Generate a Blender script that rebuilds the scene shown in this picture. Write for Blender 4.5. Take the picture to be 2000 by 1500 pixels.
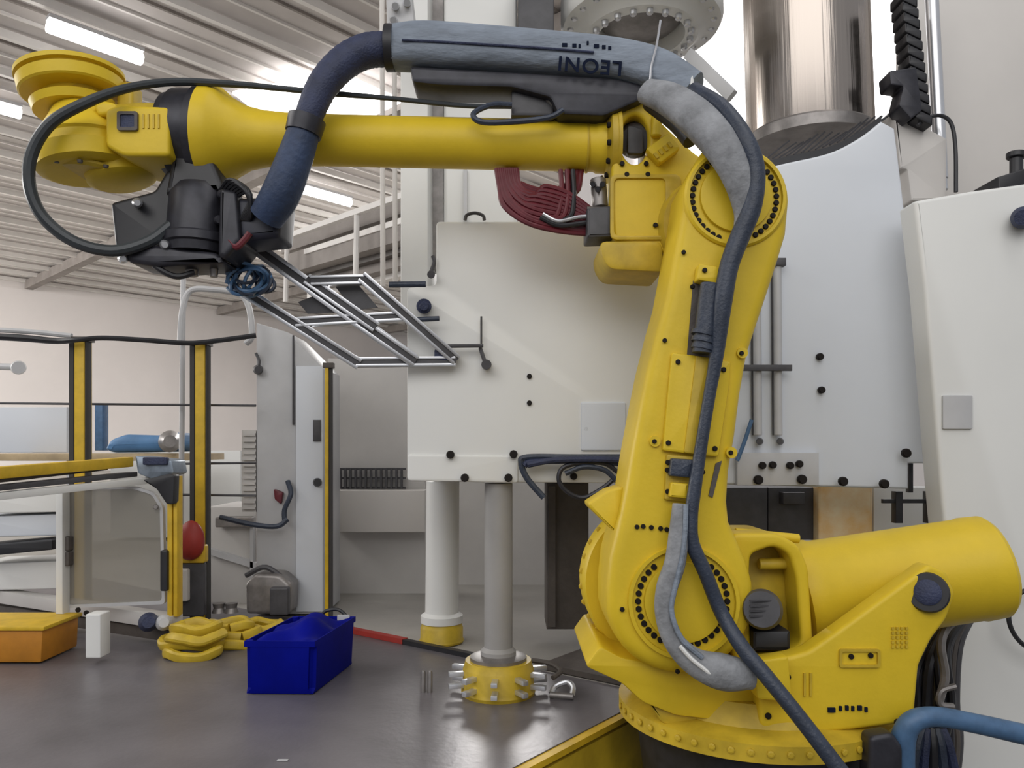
import bpy, bmesh, math, random
from mathutils import Vector, Matrix
random.seed(4)
for o in list(bpy.data.objects): bpy.data.objects.remove(o)
scene = bpy.context.scene
col = scene.collection

# ------------------------------------------------------------------ camera
F = 1500.0; CZ = 0.85; TH = math.atan(130.0/F)          # focal length in px, eye height above hall floor, pitch
cam = bpy.data.cameras.new('camera'); cam.sensor_width = 36; cam.lens = 36*F/2000; cam.clip_end = 200
camo = bpy.data.objects.new('camera', cam); col.objects.link(camo)
camo.location = (0, 0, CZ); camo.rotation_euler = (math.pi/2+TH, 0, 0)
scene.camera = camo
# ------------------------------------------------------------------ world, lights, exposure
w = bpy.data.worlds.new('hall_light'); scene.world = w; w.use_nodes = True
bg = w.node_tree.nodes['Background']; bg.inputs[0].default_value = (0.93, 0.95, 1.0, 1); bg.inputs[1].default_value = 0.44
def area(name, loc, size, energy, target, colr=(1, 0.98, 0.95)):
    l = bpy.data.lights.new(name, 'AREA'); l.shape = 'RECTANGLE'; l.size = size[0]; l.size_y = size[1]; l.energy = energy; l.color = colr
    o = bpy.data.objects.new(name, l); col.objects.link(o); o.location = loc
    o.rotation_euler = (Vector(target)-Vector(loc)).to_track_quat('-Z', 'Y').to_euler()
    return o
area('added_area_light', (-1.5, -5.0, 5.6), (12, 5), 440, (0.2, 2.5, 0.9))  # unseen wide light added behind the camera to brighten upright faces
area('added_area_light.001', (2.0, 0.6, 6.8), (2, 5), 75, (0.6, 2.6, 0.6))  # unseen overhead light added for the robot cell
area('added_area_light.002', (-9.0, 3.0, 6.9), (3, 8), 600, (-9.0, 3.0, 0.0))  # unseen light added to brighten the left side of the hall
area('added_area_light.003', (-24, 14, 7.0), (8, 8), 5600, (-18, 18, 0.0))  # unseen light added outside the view to lift far wall and roof
area('added_area_light.004', (-2, 24, 7.2), (8, 4), 2400, (-4, 22, 0.0))  # unseen light added over the far hall to brighten it
scene.view_settings.view_transform = 'Standard'; scene.view_settings.look = 'None'
scene.view_settings.exposure = 0.0; scene.view_settings.gamma = 1.0; scene.view_settings.use_curve_mapping = False

# ------------------------------------------------------------------ helpers
cT, sT = math.cos(TH), math.sin(TH)
def P(px, py, Y):
    """point of the place that the photograph shows at pixel (px,py), standing at distance Y"""
    x = (px-1000)/F; u = (750-py)/F
    d = Vector((x, cT-u*sT, sT+u*cT)); d *= Y/d.y
    return Vector((d.x, d.y, d.z+CZ))
def PZ(px, py, z):
    x = (px-1000)/F; u = (750-py)/F
    d = Vector((x, cT-u*sT, sT+u*cT)); d *= (z-CZ)/d.z
    return Vector((d.x, d.y, z))
def M(px, Y): return px*Y/F                                # pixels to metres at distance Y

MATS = {}
def mat(name, c, rough=0.5, metal=0.0, var=0.0, vscale=6.0, bump=0.0, bscale=60.0, emit=0.0, alpha=1.0, stretch=None, c2=None, spec=0.5, coat=0.0):
    m = bpy.data.materials.new(name); m.use_nodes = True
    nt = m.node_tree; b = nt.nodes['Principled BSDF']; L = nt.links
    b.inputs['Base Color'].default_value = (*c, 1); b.inputs['Roughness'].default_value = rough; b.inputs['Metallic'].default_value = metal
    b.inputs['Specular IOR Level'].default_value = spec; b.inputs['Coat Weight'].default_value = coat
    if emit: b.inputs['Emission Color'].default_value = (*c, 1); b.inputs['Emission Strength'].default_value = emit
    if alpha < 1: b.inputs['Alpha'].default_value = alpha
    tc = nt.nodes.new('ShaderNodeTexCoord'); mp = nt.nodes.new('ShaderNodeMapping')
    L.new(tc.outputs['Object'], mp.inputs[0])
    if stretch: mp.inputs['Scale'].default_value = stretch
    if var:
        n = nt.nodes.new('ShaderNodeTexNoise'); n.inputs['Scale'].default_value = vscale; n.inputs['Detail'].default_value = 5; n.inputs['Roughness'].default_value = 0.6
        L.new(mp.outputs[0], n.inputs['Vector'])
        r = nt.nodes.new('ShaderNodeValToRGB'); r.color_ramp.elements[0].position = 0.32; r.color_ramp.elements[1].position = 0.68
        d = c2 if c2 else tuple(x*(1-var) for x in c)
        r.color_ramp.elements[0].color = (*d, 1); r.color_ramp.elements[1].color = (*c, 1)
        L.new(n.outputs['Fac'], r.inputs[0]); L.new(r.outputs[0], b.inputs['Base Color'])
    if bump:
        n2 = nt.nodes.new('ShaderNodeTexNoise'); n2.inputs['Scale'].default_value = bscale; n2.inputs['Detail'].default_value = 3
        L.new(mp.outputs[0], n2.inputs['Vector'])
        bp = nt.nodes.new('ShaderNodeBump'); bp.inputs['Strength'].default_value = bump; bp.inputs['Distance'].default_value = 0.01
        L.new(n2.outputs['Fac'], bp.inputs['Height']); L.new(bp.outputs[0], b.inputs['Normal'])
    MATS[name] = m
    return m
YEL = mat('robot_yellow', (0.73, 0.515, 0.024), 0.45, spec=0.35, var=0.14, vscale=5, bump=0.05, bscale=90)
YELW = mat('yellow_worn', (0.62, 0.43, 0.028), 0.5, var=0.35, vscale=9)
YELD = mat('yellow_guard', (0.70, 0.45, 0.02), 0.5, var=0.25, vscale=14)
BOLT = mat('bolt_black', (0.012, 0.009, 0.008), 0.6, spec=0.2)
BLK = mat('black_plastic', (0.018, 0.018, 0.022), 0.45, var=0.3, vscale=20)
BLKM = mat('black_metal', (0.035, 0.035, 0.045), 0.4, metal=0.3, var=0.4, vscale=25)
DKGR = mat('dark_grey', (0.07, 0.068, 0.075), 0.5, var=0.3, vscale=18)
NAVY = mat('navy_sleeve', (0.030, 0.040, 0.095), 0.6, var=0.4, vscale=20, bump=0.3, bscale=160)
HOSE = mat('slate_hose', (0.034, 0.046, 0.075), 0.45, var=0.35, vscale=20, bump=0.2, bscale=120)
SLV = mat('grey_fabric_sleeve', (0.23, 0.27, 0.33), 0.62, var=0.35, vscale=7, bump=0.5, bscale=18, stretch=(1, 3, 3))
SLV2 = mat('grey_fabric_worn', (0.30, 0.31, 0.33), 0.7, var=0.45, vscale=14, bump=0.5, bscale=40)
WHITE = mat('machine_white', (0.74, 0.74, 0.72), 0.42, var=0.05, vscale=1.5)
BLUW = mat('machine_bluish_white', (0.66, 0.69, 0.74), 0.38, var=0.05, vscale=1.5)
BEIGE = mat('panel_beige', (0.62, 0.59, 0.56), 0.5, var=0.06, vscale=2)
GREYP = mat('panel_grey', (0.56, 0.54, 0.52), 0.5, var=0.12, vscale=2.5)
DULL = mat('dull_grey', (0.33, 0.32, 0.31), 0.5, var=0.12, vscale=5)
LGREY = mat('light_grey', (0.52, 0.52, 0.53), 0.45, var=0.12, vscale=5)
STEEL = mat('polished_steel', (0.40, 0.355, 0.32), 0.24, metal=1.0, bump=0.35, bscale=9, stretch=(4, 4, 0.05))
ALU = mat('aluminium', (0.66, 0.67, 0.70), 0.30, metal=0.75, var=0.12, vscale=10)
IRON = mat('cast_iron', (0.30, 0.28, 0.27), 0.42, metal=0.6, var=0.4, vscale=12)
PLATE = mat('steel_plate', (0.20, 0.185, 0.20), 0.36, metal=0.25, var=0.35, vscale=2.2, bump=0.08, bscale=40)
FLOORM = mat('floor_concrete', (0.40, 0.38, 0.35), 0.55, var=0.25, vscale=1.8, bump=0.1, bscale=30)
PITM = mat('pit_concrete', (0.12, 0.11, 0.10), 0.7, var=0.3, vscale=3)
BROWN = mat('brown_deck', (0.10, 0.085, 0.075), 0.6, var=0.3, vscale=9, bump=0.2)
CEILM = mat('ceiling_sheet', (0.60, 0.56, 0.54), 0.8, var=0.25, vscale=0.5)
BEAMM = mat('ceiling_purlin', (0.80, 0.77, 0.74), 0.7, var=0.15, vscale=1)
BEAMD = mat('roof_beam_dark', (0.30, 0.27, 0.25), 0.8, var=0.3, vscale=2)
WALLM = mat('hall_wall', (0.82, 0.77, 0.75), 0.8, var=0.06, vscale=0.4)
BLUEBIN = mat('blue_plastic', (0.0005, 0.0045, 0.24), 0.6, spec=0.10, var=0.3, vscale=4)
BLUEH = mat('blue_hose', (0.075, 0.16, 0.30), 0.45, var=0.35, vscale=20)
BLUET = mat('blue_cover', (0.09, 0.22, 0.42), 0.6, var=0.3, vscale=5)
REDC = mat('red_cable', (0.14, 0.014, 0.024), 0.45, var=0.3, vscale=25)
REDB = mat('red_button', (0.36, 0.03, 0.022), 0.5, var=0.3, vscale=8)
ORNG = mat('orange_plastic', (0.55, 0.22, 0.015), 0.5, var=0.35, vscale=6)
GLASS = mat('smoked_acrylic', (0.30, 0.28, 0.24), 0.12, alpha=0.62)
LAMP = mat('tube_light', (1.0, 0.98, 0.96), 0.5, emit=9.0)
SKYL = mat('skylight_pane', (1.0, 0.99, 0.98), 0.5, emit=3.2)
INK = mat('print_ink', (0.010, 0.014, 0.03), 0.9, spec=0.05)
SLOTD = mat('dark_gap', (0.05, 0.047, 0.045), 0.8)
GOLD = mat('amber_glow', (0.72, 0.42, 0.13), 0.35, var=0.5, vscale=8, c2=(0.8, 0.68, 0.45))

WL = {}
def put(me, name, m, parent=None, label=None, ang=35):
    vs = [v.co for v in me.vertices]
    lo = Vector((min(v.x for v in vs), min(v.y for v in vs), min(v.z for v in vs))); hi = Vector((max(v.x for v in vs), max(v.y for v in vs), max(v.z for v in vs)))
    c = (lo+hi)/2
    if parent is None: c.z = lo.z
    me.transform(Matrix.Translation(-c))
    o = bpy.data.objects.new(name, me); col.objects.link(o)
    me.materials.clear(); me.materials.append(m)
    for p in me.polygons: p.use_smooth = True
    me.set_sharp_from_angle(angle=math.radians(ang))
    if parent is not None:
        o.parent = parent; o.location = c-WL[parent.name]
    else: o.location = c
    WL[o.name] = c
    if label: o['label'] = label
    return o
def tag(o, label, cat, group=None):
    o['label'] = label; o['category'] = cat
    if group: o['group'] = group
    return o
def struct(o, label=None):
    o['kind'] = 'structure'
    if label: o['label'] = label
    return o
def thing(name, label, cat, loc, group=None):
    o = bpy.data.objects.new(name, None); col.objects.link(o); o.location = loc; o.empty_display_size = 0.1
    WL[o.name] = Vector(loc)
    return tag(o, label, cat, group)
def frombm(bm):
    bmesh.ops.recalc_face_normals(bm, faces=bm.faces)
    me = bpy.data.meshes.new('m'); bm.to_mesh(me); bm.free(); return me
def inst(src, name, parent, pos, rot=None, scale=None):
    o = src.copy(); o.name = name; col.objects.link(o); o.parent = parent
    o.location = pos-WL[parent.name] if parent else pos
    o.rotation_euler = rot if rot else (0, 0, 0)
    if scale: o.scale = scale
    WL[o.name] = Vector(pos)
    return o

def rnd(pts, r, n=4):
    """round the corners of a closed outline (r in the outline's units)"""
    out = []; N = len(pts)
    for i in range(N):
        a, b, c = Vector(pts[i-1]), Vector(pts[i]), Vector(pts[(i+1) % N])
        u = a-b; v = c-b; rr = min(r, u.length*0.45, v.length*0.45)
        p0 = b+u.normalized()*rr; p1 = b+v.normalized()*rr
        for k in range(n+1):
            t = k/n; out.append(tuple((1-t)*(1-t)*p0+2*t*(1-t)*b+t*t*p1))
    return out
def ell(cx, cy, rx, ry=None, n=40, a0=0, a1=2*math.pi, close=True):
    ry = ry or rx; e = 0 if close else 1
    return [(cx+rx*math.cos(a0+(a1-a0)*i/(n-e)), cy+ry*math.sin(a0+(a1-a0)*i/(n-e))) for i in range(n)]
def rect(x0, y0, x1, y1): return [(x0, y0), (x1, y0), (x1, y1), (x0, y1)]
def prism(loops, Y0, Y1, bev=0.0, Yref=None):
    """solid whose front outline is seen at the given pixels at distance Y0 and which goes straight back to Y1"""
    if not isinstance(loops[0][0], (list, tuple)): loops = [loops]
    cu = bpy.data.curves.new('c', 'CURVE'); cu.dimensions = '2D'; cu.fill_mode = 'BOTH'
    for lp in loops:
        s = cu.splines.new('POLY'); s.points.add(len(lp)-1)
        for i, p in enumerate(lp):
            q = P(p[0], p[1], Yref or Y0); s.points[i].co = (q.x, q.z, 0, 1)
        s.use_cyclic_u = True
    h = abs(Y1-Y0)/2; bev = min(bev, h*0.95)
    cu.extrude = h-bev; cu.bevel_depth = bev; cu.bevel_resolution = 3 if bev > 0.01 else 1; cu.offset = -bev
    ob = bpy.data.objects.new('c', cu)
    me = bpy.data.meshes.new_from_object(ob)
    bpy.data.objects.remove(ob); bpy.data.curves.remove(cu)
    yc = (Y0+Y1)/2
    me.transform(Matrix(((1, 0, 0, 0), (0, 0, -1, yc), (0, 1, 0, 0), (0, 0, 0, 1))))
    bm = bmesh.new(); bm.from_mesh(me); bpy.data.meshes.remove(me)
    bmesh.ops.remove_doubles(bm, verts=bm.verts, dist=1e-5)
    return frombm(bm)
def frame(z):
    z = z.normalized(); x = Vector((0, 0, 1)).cross(z)
    if x.length < 1e-3: x = Vector((1, 0, 0))
    x.normalize(); return x, z.cross(x), z
def lathe(p0, p1, prof, n=40, cap=True):
    """profile (fraction along p0->p1, radius)"""
    p0, p1 = Vector(p0), Vector(p1); x, y, z = frame(p1-p0); bm = bmesh.new(); rings = []
    for t, r in prof:
        c = p0+(p1-p0)*t
        rings.append([bm.verts.new(c+x*(r*math.cos(2*math.pi*i/n))+y*(r*math.sin(2*math.pi*i/n))) for i in range(n)])
    for a, b in zip(rings, rings[1:]):
        for i in range(n): bm.faces.new((a[i], a[(i+1) % n], b[(i+1) % n], b[i]))
    if cap: bm.faces.new(rings[0][::-1]); bm.faces.new(rings[-1])
    return frombm(bm)
def cyl(p0, p1, r, n=24, ch=0.08): 
    L = (Vector(p1)-Vector(p0)).length; e = min(0.3, ch*r/L)
    return lathe(p0, p1, [(0, r*(1-ch)), (e, r), (1-e, r), (1, r*(1-ch))], n)
def cr(pts, k=6):
    """Catmull-Rom through points (tuples of any length)"""
    V = [Vector(p) for p in pts]; out = []
    for i in range(len(V)-1):
        a = V[i-1] if i else V[0]*2-V[1]; b, c = V[i], V[i+1]; d = V[i+2] if i+2 < len(V) else V[-1]*2-V[-2]
        for s in range(k):
            t = s/k; out.append(0.5*((2*b)+(c-a)*t+(2*a-5*b+4*c-d)*t*t+(3*b-a-3*c+d)*t*t*t))
    out.append(V[-1]); return out
def tube(pts, r, k=6, n=12, sec=None, rib=0.0, closed=False):
    """pts: world points; r: radius or list; sec: (wy, wz, power) section factors for flat sleeves"""
    rs = r if isinstance(r, (list, tuple)) else [r]*len(pts)
    q = cr([(p[0], p[1], p[2], rr) for p, rr in zip(pts, rs)], k)
    C = [Vector(v[:3]) for v in q]; R = [v[3] for v in q]
    bm = bmesh.new(); rings = []
    t0 = (C[1]-C[0]).normalized(); up = Vector((0, -1, 0)) if abs(t0.y) < 0.9 else Vector((0, 0, 1))
    nrm = (up-t0*up.dot(t0)).normalized()
    for i, c in enumerate(C):
        t = (C[min(i+1, len(C)-1)]-C[max(i-1, 0)]).normalized()
        nrm = (nrm-t*nrm.dot(t)).normalized(); b = t.cross(nrm)
        rr = R[i]*(1+(rib if i % 2 else 0))
        ring = []
        for j in range(n):
            a = 2*math.pi*j/n; ca, sa = math.cos(a), math.sin(a)
            if sec:
                e = 2/sec[2]; ca = math.copysign(abs(ca)**e, ca)*sec[0]; sa = math.copysign(abs(sa)**e, sa)*sec[1]
            ring.append(bm.verts.new(c+nrm*(ca*rr)+b*(sa*rr)))
        rings.append(ring)
    for a, b in zip(rings, rings[1:]):
        for j in range(n): bm.faces.new((a[j], a[(j+1) % n], b[(j+1) % n], b[j]))
    bm.faces.new(rings[0][::-1]); bm.faces.new(rings[-1])
    return frombm(bm)
def ptube(pp, rpx, **kw):
    """pp: (px,py,Y) list, rpx radius in px at each point's distance"""
    rs = rpx if isinstance(rpx, (list, tuple)) else [rpx]*len(pp)
    return tube([P(*p) for p in pp], [M(a, p[2]) for a, p in zip(rs, pp)], **kw)
def boxm(c, size, rot=None, bev=0.0):
    bm = bmesh.new(); bmesh.ops.create_cube(bm, size=1)
    for v in bm.verts: v.co = Vector((v.co.x*size[0], v.co.y*size[1], v.co.z*size[2]))
    if bev: bmesh.ops.bevel(bm, geom=list(bm.edges), offset=bev, segments=2, affect='EDGES', profile=0.6)
    mt = Matrix.Translation(Vector(c)) @ (rot.to_4x4() if rot else Matrix.Identity(4))
    bmesh.ops.transform(bm, matrix=mt, verts=bm.verts)
    return frombm(bm)
def beam(a, b, wdt, hgt, bev=0.0, up=Vector((0, 0, 1))):
    a, b = Vector(a), Vector(b); z = (b-a).normalized(); x = up.cross(z)
    if x.length < 1e-3: x = Vector((1, 0, 0))
    x.normalize(); y = z.cross(x)
    R = Matrix((x, y, z)).transposed()
    return boxm((a+b)/2, (wdt, hgt, (b-a).length), R, bev)
def merge(*ms):
    bm = bmesh.new()
    for m in ms: bm.from_mesh(m); bpy.data.meshes.remove(m)
    me = bpy.data.meshes.new('m'); bm.to_mesh(me); bm.free(); return me
def flat(pts, thick=0.0, down=True):
    """horizontal slab from world xy points, top at their z"""
    bm = bmesh.new(); t = [bm.verts.new(Vector(p)) for p in pts]; bm.faces.new(t)
    if thick:
        b = [bm.verts.new(Vector(p)-Vector((0, 0, thick))) for p in pts]; bm.faces.new(b[::-1])
        for i in range(len(t)): bm.faces.new((t[i], b[i], b[(i+1) % len(t)], t[(i+1) % len(t)]))
    return frombm(bm)
# one bolt head, its axis along Y, shared by every bolt
def bolt_mesh(r, d):
    return lathe((0, 0, 0), (0, -d, 0), [(0, r), (0.7, r), (1, r*0.8), (1, r*0.3)], 12)
BM_ = {}
def bolts(parent, pts, Y, rpx=5.5, m=None, name='bolt', d=0.006):
    key = (round(rpx, 1), (m or BOLT).name)
    if key not in BM_:
        me = bolt_mesh(M(rpx, 2.2), d); me.materials.append(m or BOLT); BM_[key] = bpy.data.objects.new('bolt_master', me)
    for (x, y) in pts:
        inst(BM_[key], name, parent, P(x, y, Y), scale=(Y/2.2, 1, Y/2.2))
# ================================================================== THE SETTING
A = Vector((0.62, 0.78, 0)).normalized(); B = Vector((0.8, -0.6, 0))           # the two directions of the steel plate
E0 = PZ(1000, 1500, 0.0); K = PZ(1279, 1356, 0.0)
K = E0+A*((K-E0).dot(A))
far_l = K-B*7.0
floor_pts = [Vector((-40, far_l.y+3, 0)), far_l, K, K+A*1.3, Vector((12, (K+A*1.3).y, 0)), Vector((40, 45, 0)), Vector((-40, 45, 0))]
struct(put(flat([p-Vector((0, 0, 0.004)) for p in floor_pts]), 'floor', FLOORM), 'pale grey concrete hall floor behind the steel plate')
struct(put(flat([(-14, -8, -0.66), (14, -8, -0.66), (14, 3.9, -0.66), (-14, 3.9, -0.66)]), 'floor_pit', PITM), 'dark concrete pit floor around the robot foot')
# ---- hall roof, its purlins run along D (away to the right), the cross beams along E
D = Vector((1400, F, 0)).normalized(); E = Vector((-D.y, D.x, 0)); CH = 7.6
def de(d, e, z): return D*d+E*e+Vector((0, 0, z))
ceil = struct(put(merge(flat([de(-18, 1.5, CH+0.25), de(45, 1.5, CH+0.25), de(45, 36, CH+0.25), de(-18, 36, CH+0.25)], 0.1)), 'ceiling', CEILM), 'grey corrugated hall roof')
pur0 = None
e = 4.6; n = 0
EV = [PZ(x, y, CH).dot(E) for x, y in ((740, 70), (590, 90), (410, 92), (230, 70))]
step = (PZ(147, 0, CH).dot(E)-PZ(410, 0, CH).dot(E))
e = PZ(590, 0, CH).dot(E) - 2*step
while e < 35:
    me = beam(de(-18, e, CH), de(45, e, CH+0.08), 0.10, 0.14)
    put(me, 'purlin', BEAMM, ceil)
    for j in (0.33, 0.66):
        put(beam(de(-18, e+step*j, CH+0.12), de(45, e+step*j, CH+0.15), 0.05, 0.06), 'roof_rib', BEAMD if j < 0.5 else BEAMM, ceil)
    e += step; n += 1
for d_ in (-6, 1.5, 9, 17, 26):
    put(beam(de(d_, 1.5, CH-0.12), de(d_, 35, CH-0.12), 0.30, 0.35), 'roof_beam', BEAMD, ceil)
# end wall that runs along D
struct(put(boxm(de(10, 35.3, 3.7), (60, 0.3, 8.2), Matrix((D, E, Vector((0, 0, 1)))).transposed()), 'wall_left', WALLM), 'pale pinkish hall wall far behind the fence')
struct(put(boxm((6.4, 8.2, 3.4), (11.6, 0.2, 6.8)), 'wall_back', WALLM), 'pale hall wall behind the press')
# skylight strip in the roof
sk = [PZ(x, y, CH-0.12) for x, y in ((455, 178), (590, 152), (662, 138), (800, 200), (860, 250), (560, 262))]
sky = tag(put(flat(sk, 0.05), 'roof_skylight', SKYL), 'glaring white roof skylight above the yellow forearm', 'skylight')
# bright windows in the wall behind the press
for i, (x0, y0, x1, y1) in enumerate(((1250, -120, 1500, 420), (1640, -120, 1840, 420))):
    wn = struct(put(prism(rect(x0, y0, x1, y1), 8.04, 8.09), 'window_%d' % (i+1), SKYL), 'glaring white high window behind the press')
    fr = merge(prism(rect(x0-3, y0, x0+3, y1), 8.0, 8.05), prism(rect(x1-3, y0, x1+3, y1), 8.0, 8.05), prism(rect(x0, y1-5, x1, y1+5), 8.0, 8.05))
    put(fr, 'window_frame', LGREY, wn)
# tube lights hanging under the roof
def tube_light(p, q, label):
    a, b = PZ(*p, CH-0.35), PZ(*q, CH-0.35); 
    b = a+D*((b-a).length)
    t = thing('tube_light', label, 'light', (a+b)/2, 'tube lights under the roof')
    put(cyl(a, b, 0.10, 12), 'tube', LAMP, t)
    put(beam(a+Vector((0, 0, 0.14)), b+Vector((0, 0, 0.14)), 0.18, 0.06), 'housing', LGREY, t)
tube_light((92, 50), (282, 112), 'glowing white tube light above the yellow wrist disc')
tube_light((-60, 195), (32, 228), 'glowing white tube light cut off beside the wrist disc')
tube_light((560, 362), (682, 398), 'glowing white tube light beside the dark blue hose sleeve')

# ---- overhead crane frame seen under the forearm (runs along E)
g = thing('overhead_cable_tray', 'pale pipe rail and dark trays hung under the roof', 'cable tray', P(690, 420, 8.5))
def eline(px, py, Y, x1):     # point and the point further along E at pixel column x1
    p = P(px, py, Y); k = (x1-1000)/F
    s = (k*p.y-p.x)/(E.x-k*E.y); return p, p+E*s
for (x, y, Y, x1, wd, m, nm) in ((800, 378, 8.5, 556, 0.07, BEAMM, 'pipe_rail'), (800, 402, 9.2, 556, 0.25, BEAMD, 'tray'), (800, 428, 8.8, 590, 0.07, BEAMM, 'pipe_rail'),
                                (800, 452, 9.0, 570, 0.28, BEAMD, 'tray'), (800, 480, 9.2, 590, 0.18, BROWN, 'tray'), (800, 505, 9.4, 600, 0.20, BEAMD, 'tray'), (800, 530, 9.6, 600, 0.1, BEAMM, 'pipe_rail')):
    a, b = eline(x, y, Y, x1); put(beam(a, b, wd, wd), nm, m, g)
for x in (552, 690):
    a, b = eline(800, 378, 8.5, x); put(cyl(b, b-Vector((0, 0, 0.9)), 0.035, 8), 'hanger', BEAMM, g)
# ---- vertical conduits beside the white column
for x, r in ((748, 5), (772, 5)):
    o = tag(put(cyl(P(x, 560, 3.4), P(x-2, -20, 3.4), M(r, 3.4), 12), 'conduit', BEIGE), 'thin beige conduit '+('next to the white press upright' if x == 772 else 'standing a hand away from the press upright'), 'pipe', 'thin conduits beside the column')

# ================================================================== STEEL PLATE AND PIT EDGE
pl = thing('steel_floor_plate', 'dark scuffed steel plate with a yellow side edge', 'floor plate', E0)
quad = [E0-A*3.2, K, K-B*4.2, E0-A*3.2-B*4.2]
put(flat([p+Vector((0, 0, 0.0)) for p in quad], 0.03), 'top_plate', PLATE, pl)
n_ = Vector((A.y, -A.x, 0))
put(beam(E0-A*3.2+n_*0.012-Vector((0, 0, 0.335)), K+n_*0.012-Vector((0, 0, 0.335)), 0.024, 0.60), 'side_panel', YELW, pl, 'yellow painted side')
put(beam(E0-A*3.2+n_*0.016-Vector((0, 0, 0.012)), K+n_*0.016-Vector((0, 0, 0.012)), 0.03, 0.018), 'edge_trim', YELD, pl)
put(beam(K-B*1.2-A*0.02+Vector((0, 0, 0.012)), K-B*1.75-A*0.02+Vector((0, 0, 0.012)), 0.035, 0.022), 'edge_tape', REDB, pl, 'faded red edge strip')
put(beam(K-B*0.75-A*0.02+Vector((0, 0, 0.010)), K-B*1.2-A*0.02+Vector((0, 0, 0.010)), 0.03, 0.02), 'edge_rubber', BLK, pl)
bp = E0+A*0.13+n_*0.026-Vector((0, 0, 0.12))
put(lathe(bp, bp+n_*0.01, [(0, 0.02), (0.6, 0.02), (1, 0.012)], 14), 'side_bolt', BROWN, pl)
# dark deck behind the plate corner
dk = [K-B*0.05+A*0.02, K-B*0.50+A*0.02, K-B*0.50+A*0.62, K-B*0.05+A*0.62]
tag(put(flat([p+Vector((0, 0, 0.02)) for p in dk], 0.02), 'deck_mat', BROWN), 'dark brown rubber mat behind the steel plate', 'mat')

# ================================================================== PRESS: centre white housing
pr = thing('press_housing', 'big white machine housing hung between the columns behind the robot', 'machine', P(1000, 940, 3.3))
body = [(852, 432), (1400, 432), (1400, 946), (795, 940), (795, 562), (852, 556)]
put(prism(rnd(body, 8), 2.72, 3.9, 0.008), 'housing', WHITE, pr)
put(prism(rnd([(797, 887), (1012, 889), (1012, 943), (797, 939)], 6), 2.712, 2.74, 0.006), 'lower_skirt', WHITE, pr)
put(prism(rnd(rect(1135, 785, 1222, 880), 4), 2.71, 2.74, 0.004), 'access_hatch', BLUW, pr, 'bluish grey access hatch')
bolts(pr, [(1034, 735), (1034, 787), (1145, 838)], 2.716, 5)
bolts(pr, [(880, 888), (1003, 887), (908, 933), (993, 933)], 2.708, 8, name='clamp_screw', d=0.02)
bolts(pr, [(1120, 930)], 2.716, 7, name='clamp_screw', d=0.02)
put(ptube([(908, 430, 2.70), (912, 420, 2.70), (928, 416, 2.70), (943, 421, 2.70), (946, 430, 2.70)], 3.5, k=4, n=8), 'lifting_handle', DKGR, pr)
put(merge(cyl(P(828, 598, 2.725), P(828, 598, 2.67), M(15, 2.67), 20), cyl(P(828, 598, 2.67), P(828, 598, 2.64), M(9, 2.67), 16)), 'hand_knob', NAVY, pr, 'dark blue hand knob')
put(merge(ptube([(845, 500, 2.70), (848, 512, 2.70), (842, 530, 2.70)], 4, n=8), cyl(P(842, 536, 2.72), P(842, 536, 2.67), M(8, 2.67), 12)), 'latch_hook', DKGR, pr)
put(merge(cyl(P(940, 618, 2.70), P(940, 672, 2.70), M(2, 2.67), 8), cyl(P(938, 680, 2.70), P(948, 710, 2.67), M(4, 2.67), 8), cyl(P(950, 712, 2.72), P(950, 712, 2.66), M(10, 2.67), 16)), 'clamp_lever', DKGR, pr, 'dark clamping lever')
# small hoses under the hatch
hb = thing('hose_loop_bundle', 'dark blue hoses looped under the white housing hatch', 'hose', P(1090, 1000, 2.67))
for k, pts in enumerate((
    [(1215, 893), (1120, 893), (1030, 893), (1018, 905), (1030, 935), (1062, 972)],
    [(1215, 905), (1130, 900), (1040, 902), (1024, 910)],
    [(1210, 925), (1180, 905), (1130, 905), (1098, 915), (1092, 940), (1110, 962), (1140, 972), (1175, 955), (1200, 935)],
    [(1205, 940), (1180, 918), (1140, 912), (1104, 925)], [(1215, 899), (1150, 897), (1080, 899), (1030, 908)])):
    put(ptube([(x, y, 2.67-0.006*k) for x, y in pts], (6, 6, 4.5, 5, 6)[k], n=8), 'hose', (HOSE, NAVY, BLKM, HOSE, NAVY)[k], hb)

# columns of the press
def column(px, pyb, Yc, rpx, top_py, label, ringr, ringh, arms, cm=None):
    c = PZ(px, pyb, 0); c.y = Yc; c.x = (px-1000)/F*Yc/1.0; base = Vector((c.x, Yc, 0))
    t = thing('press_column', label, 'column', base, None)
    zt = P(px, top_py, Yc).z; r = M(rpx, Yc)
    put(lathe(base+Vector((0, 0, ringh)), Vector((base.x, base.y, zt)), [(0, r*1.25), (0.05, r*1.25), (0.07, r), (1, r)], 32), 'shaft', cm or WHITE, t)
    put(lathe(base, base+Vector((0, 0, ringh)), [(0, ringr*1.02), (0.1, ringr*1.05), (0.2, ringr), (0.75, ringr), (0.8, ringr*0.97), (1, ringr*0.93), (1, r*1.2)], 36), 'foot_ring', YELW, t, 'worn yellow foot ring')
    put(lathe(base+Vector((0, 0, ringh)), base+Vector((0, 0, ringh+0.018)), [(0, ringr*0.8), (0.6, ringr*0.8), (1, ringr*0.6)], 32), 'collar', IRON, t)
    for k in range(arms):
        a = 2*math.pi*k/arms+0.25; v = Vector((math.cos(a), math.sin(a), 0))
        for h in (0.3, 0.65):
            put(beam(base+v*ringr*0.95+Vector((0, 0, ringh*h)), base+v*ringr*1.42+Vector((0, 0, ringh*h)), 0.022, 0.016, 0.003), 'clamp_arm', ALU, t)
    return t
column(866, 1240, 3.52, 32, 940, 'white press column on a small yellow ring at the plate edge', 0.095, 0.085, 0)
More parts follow.
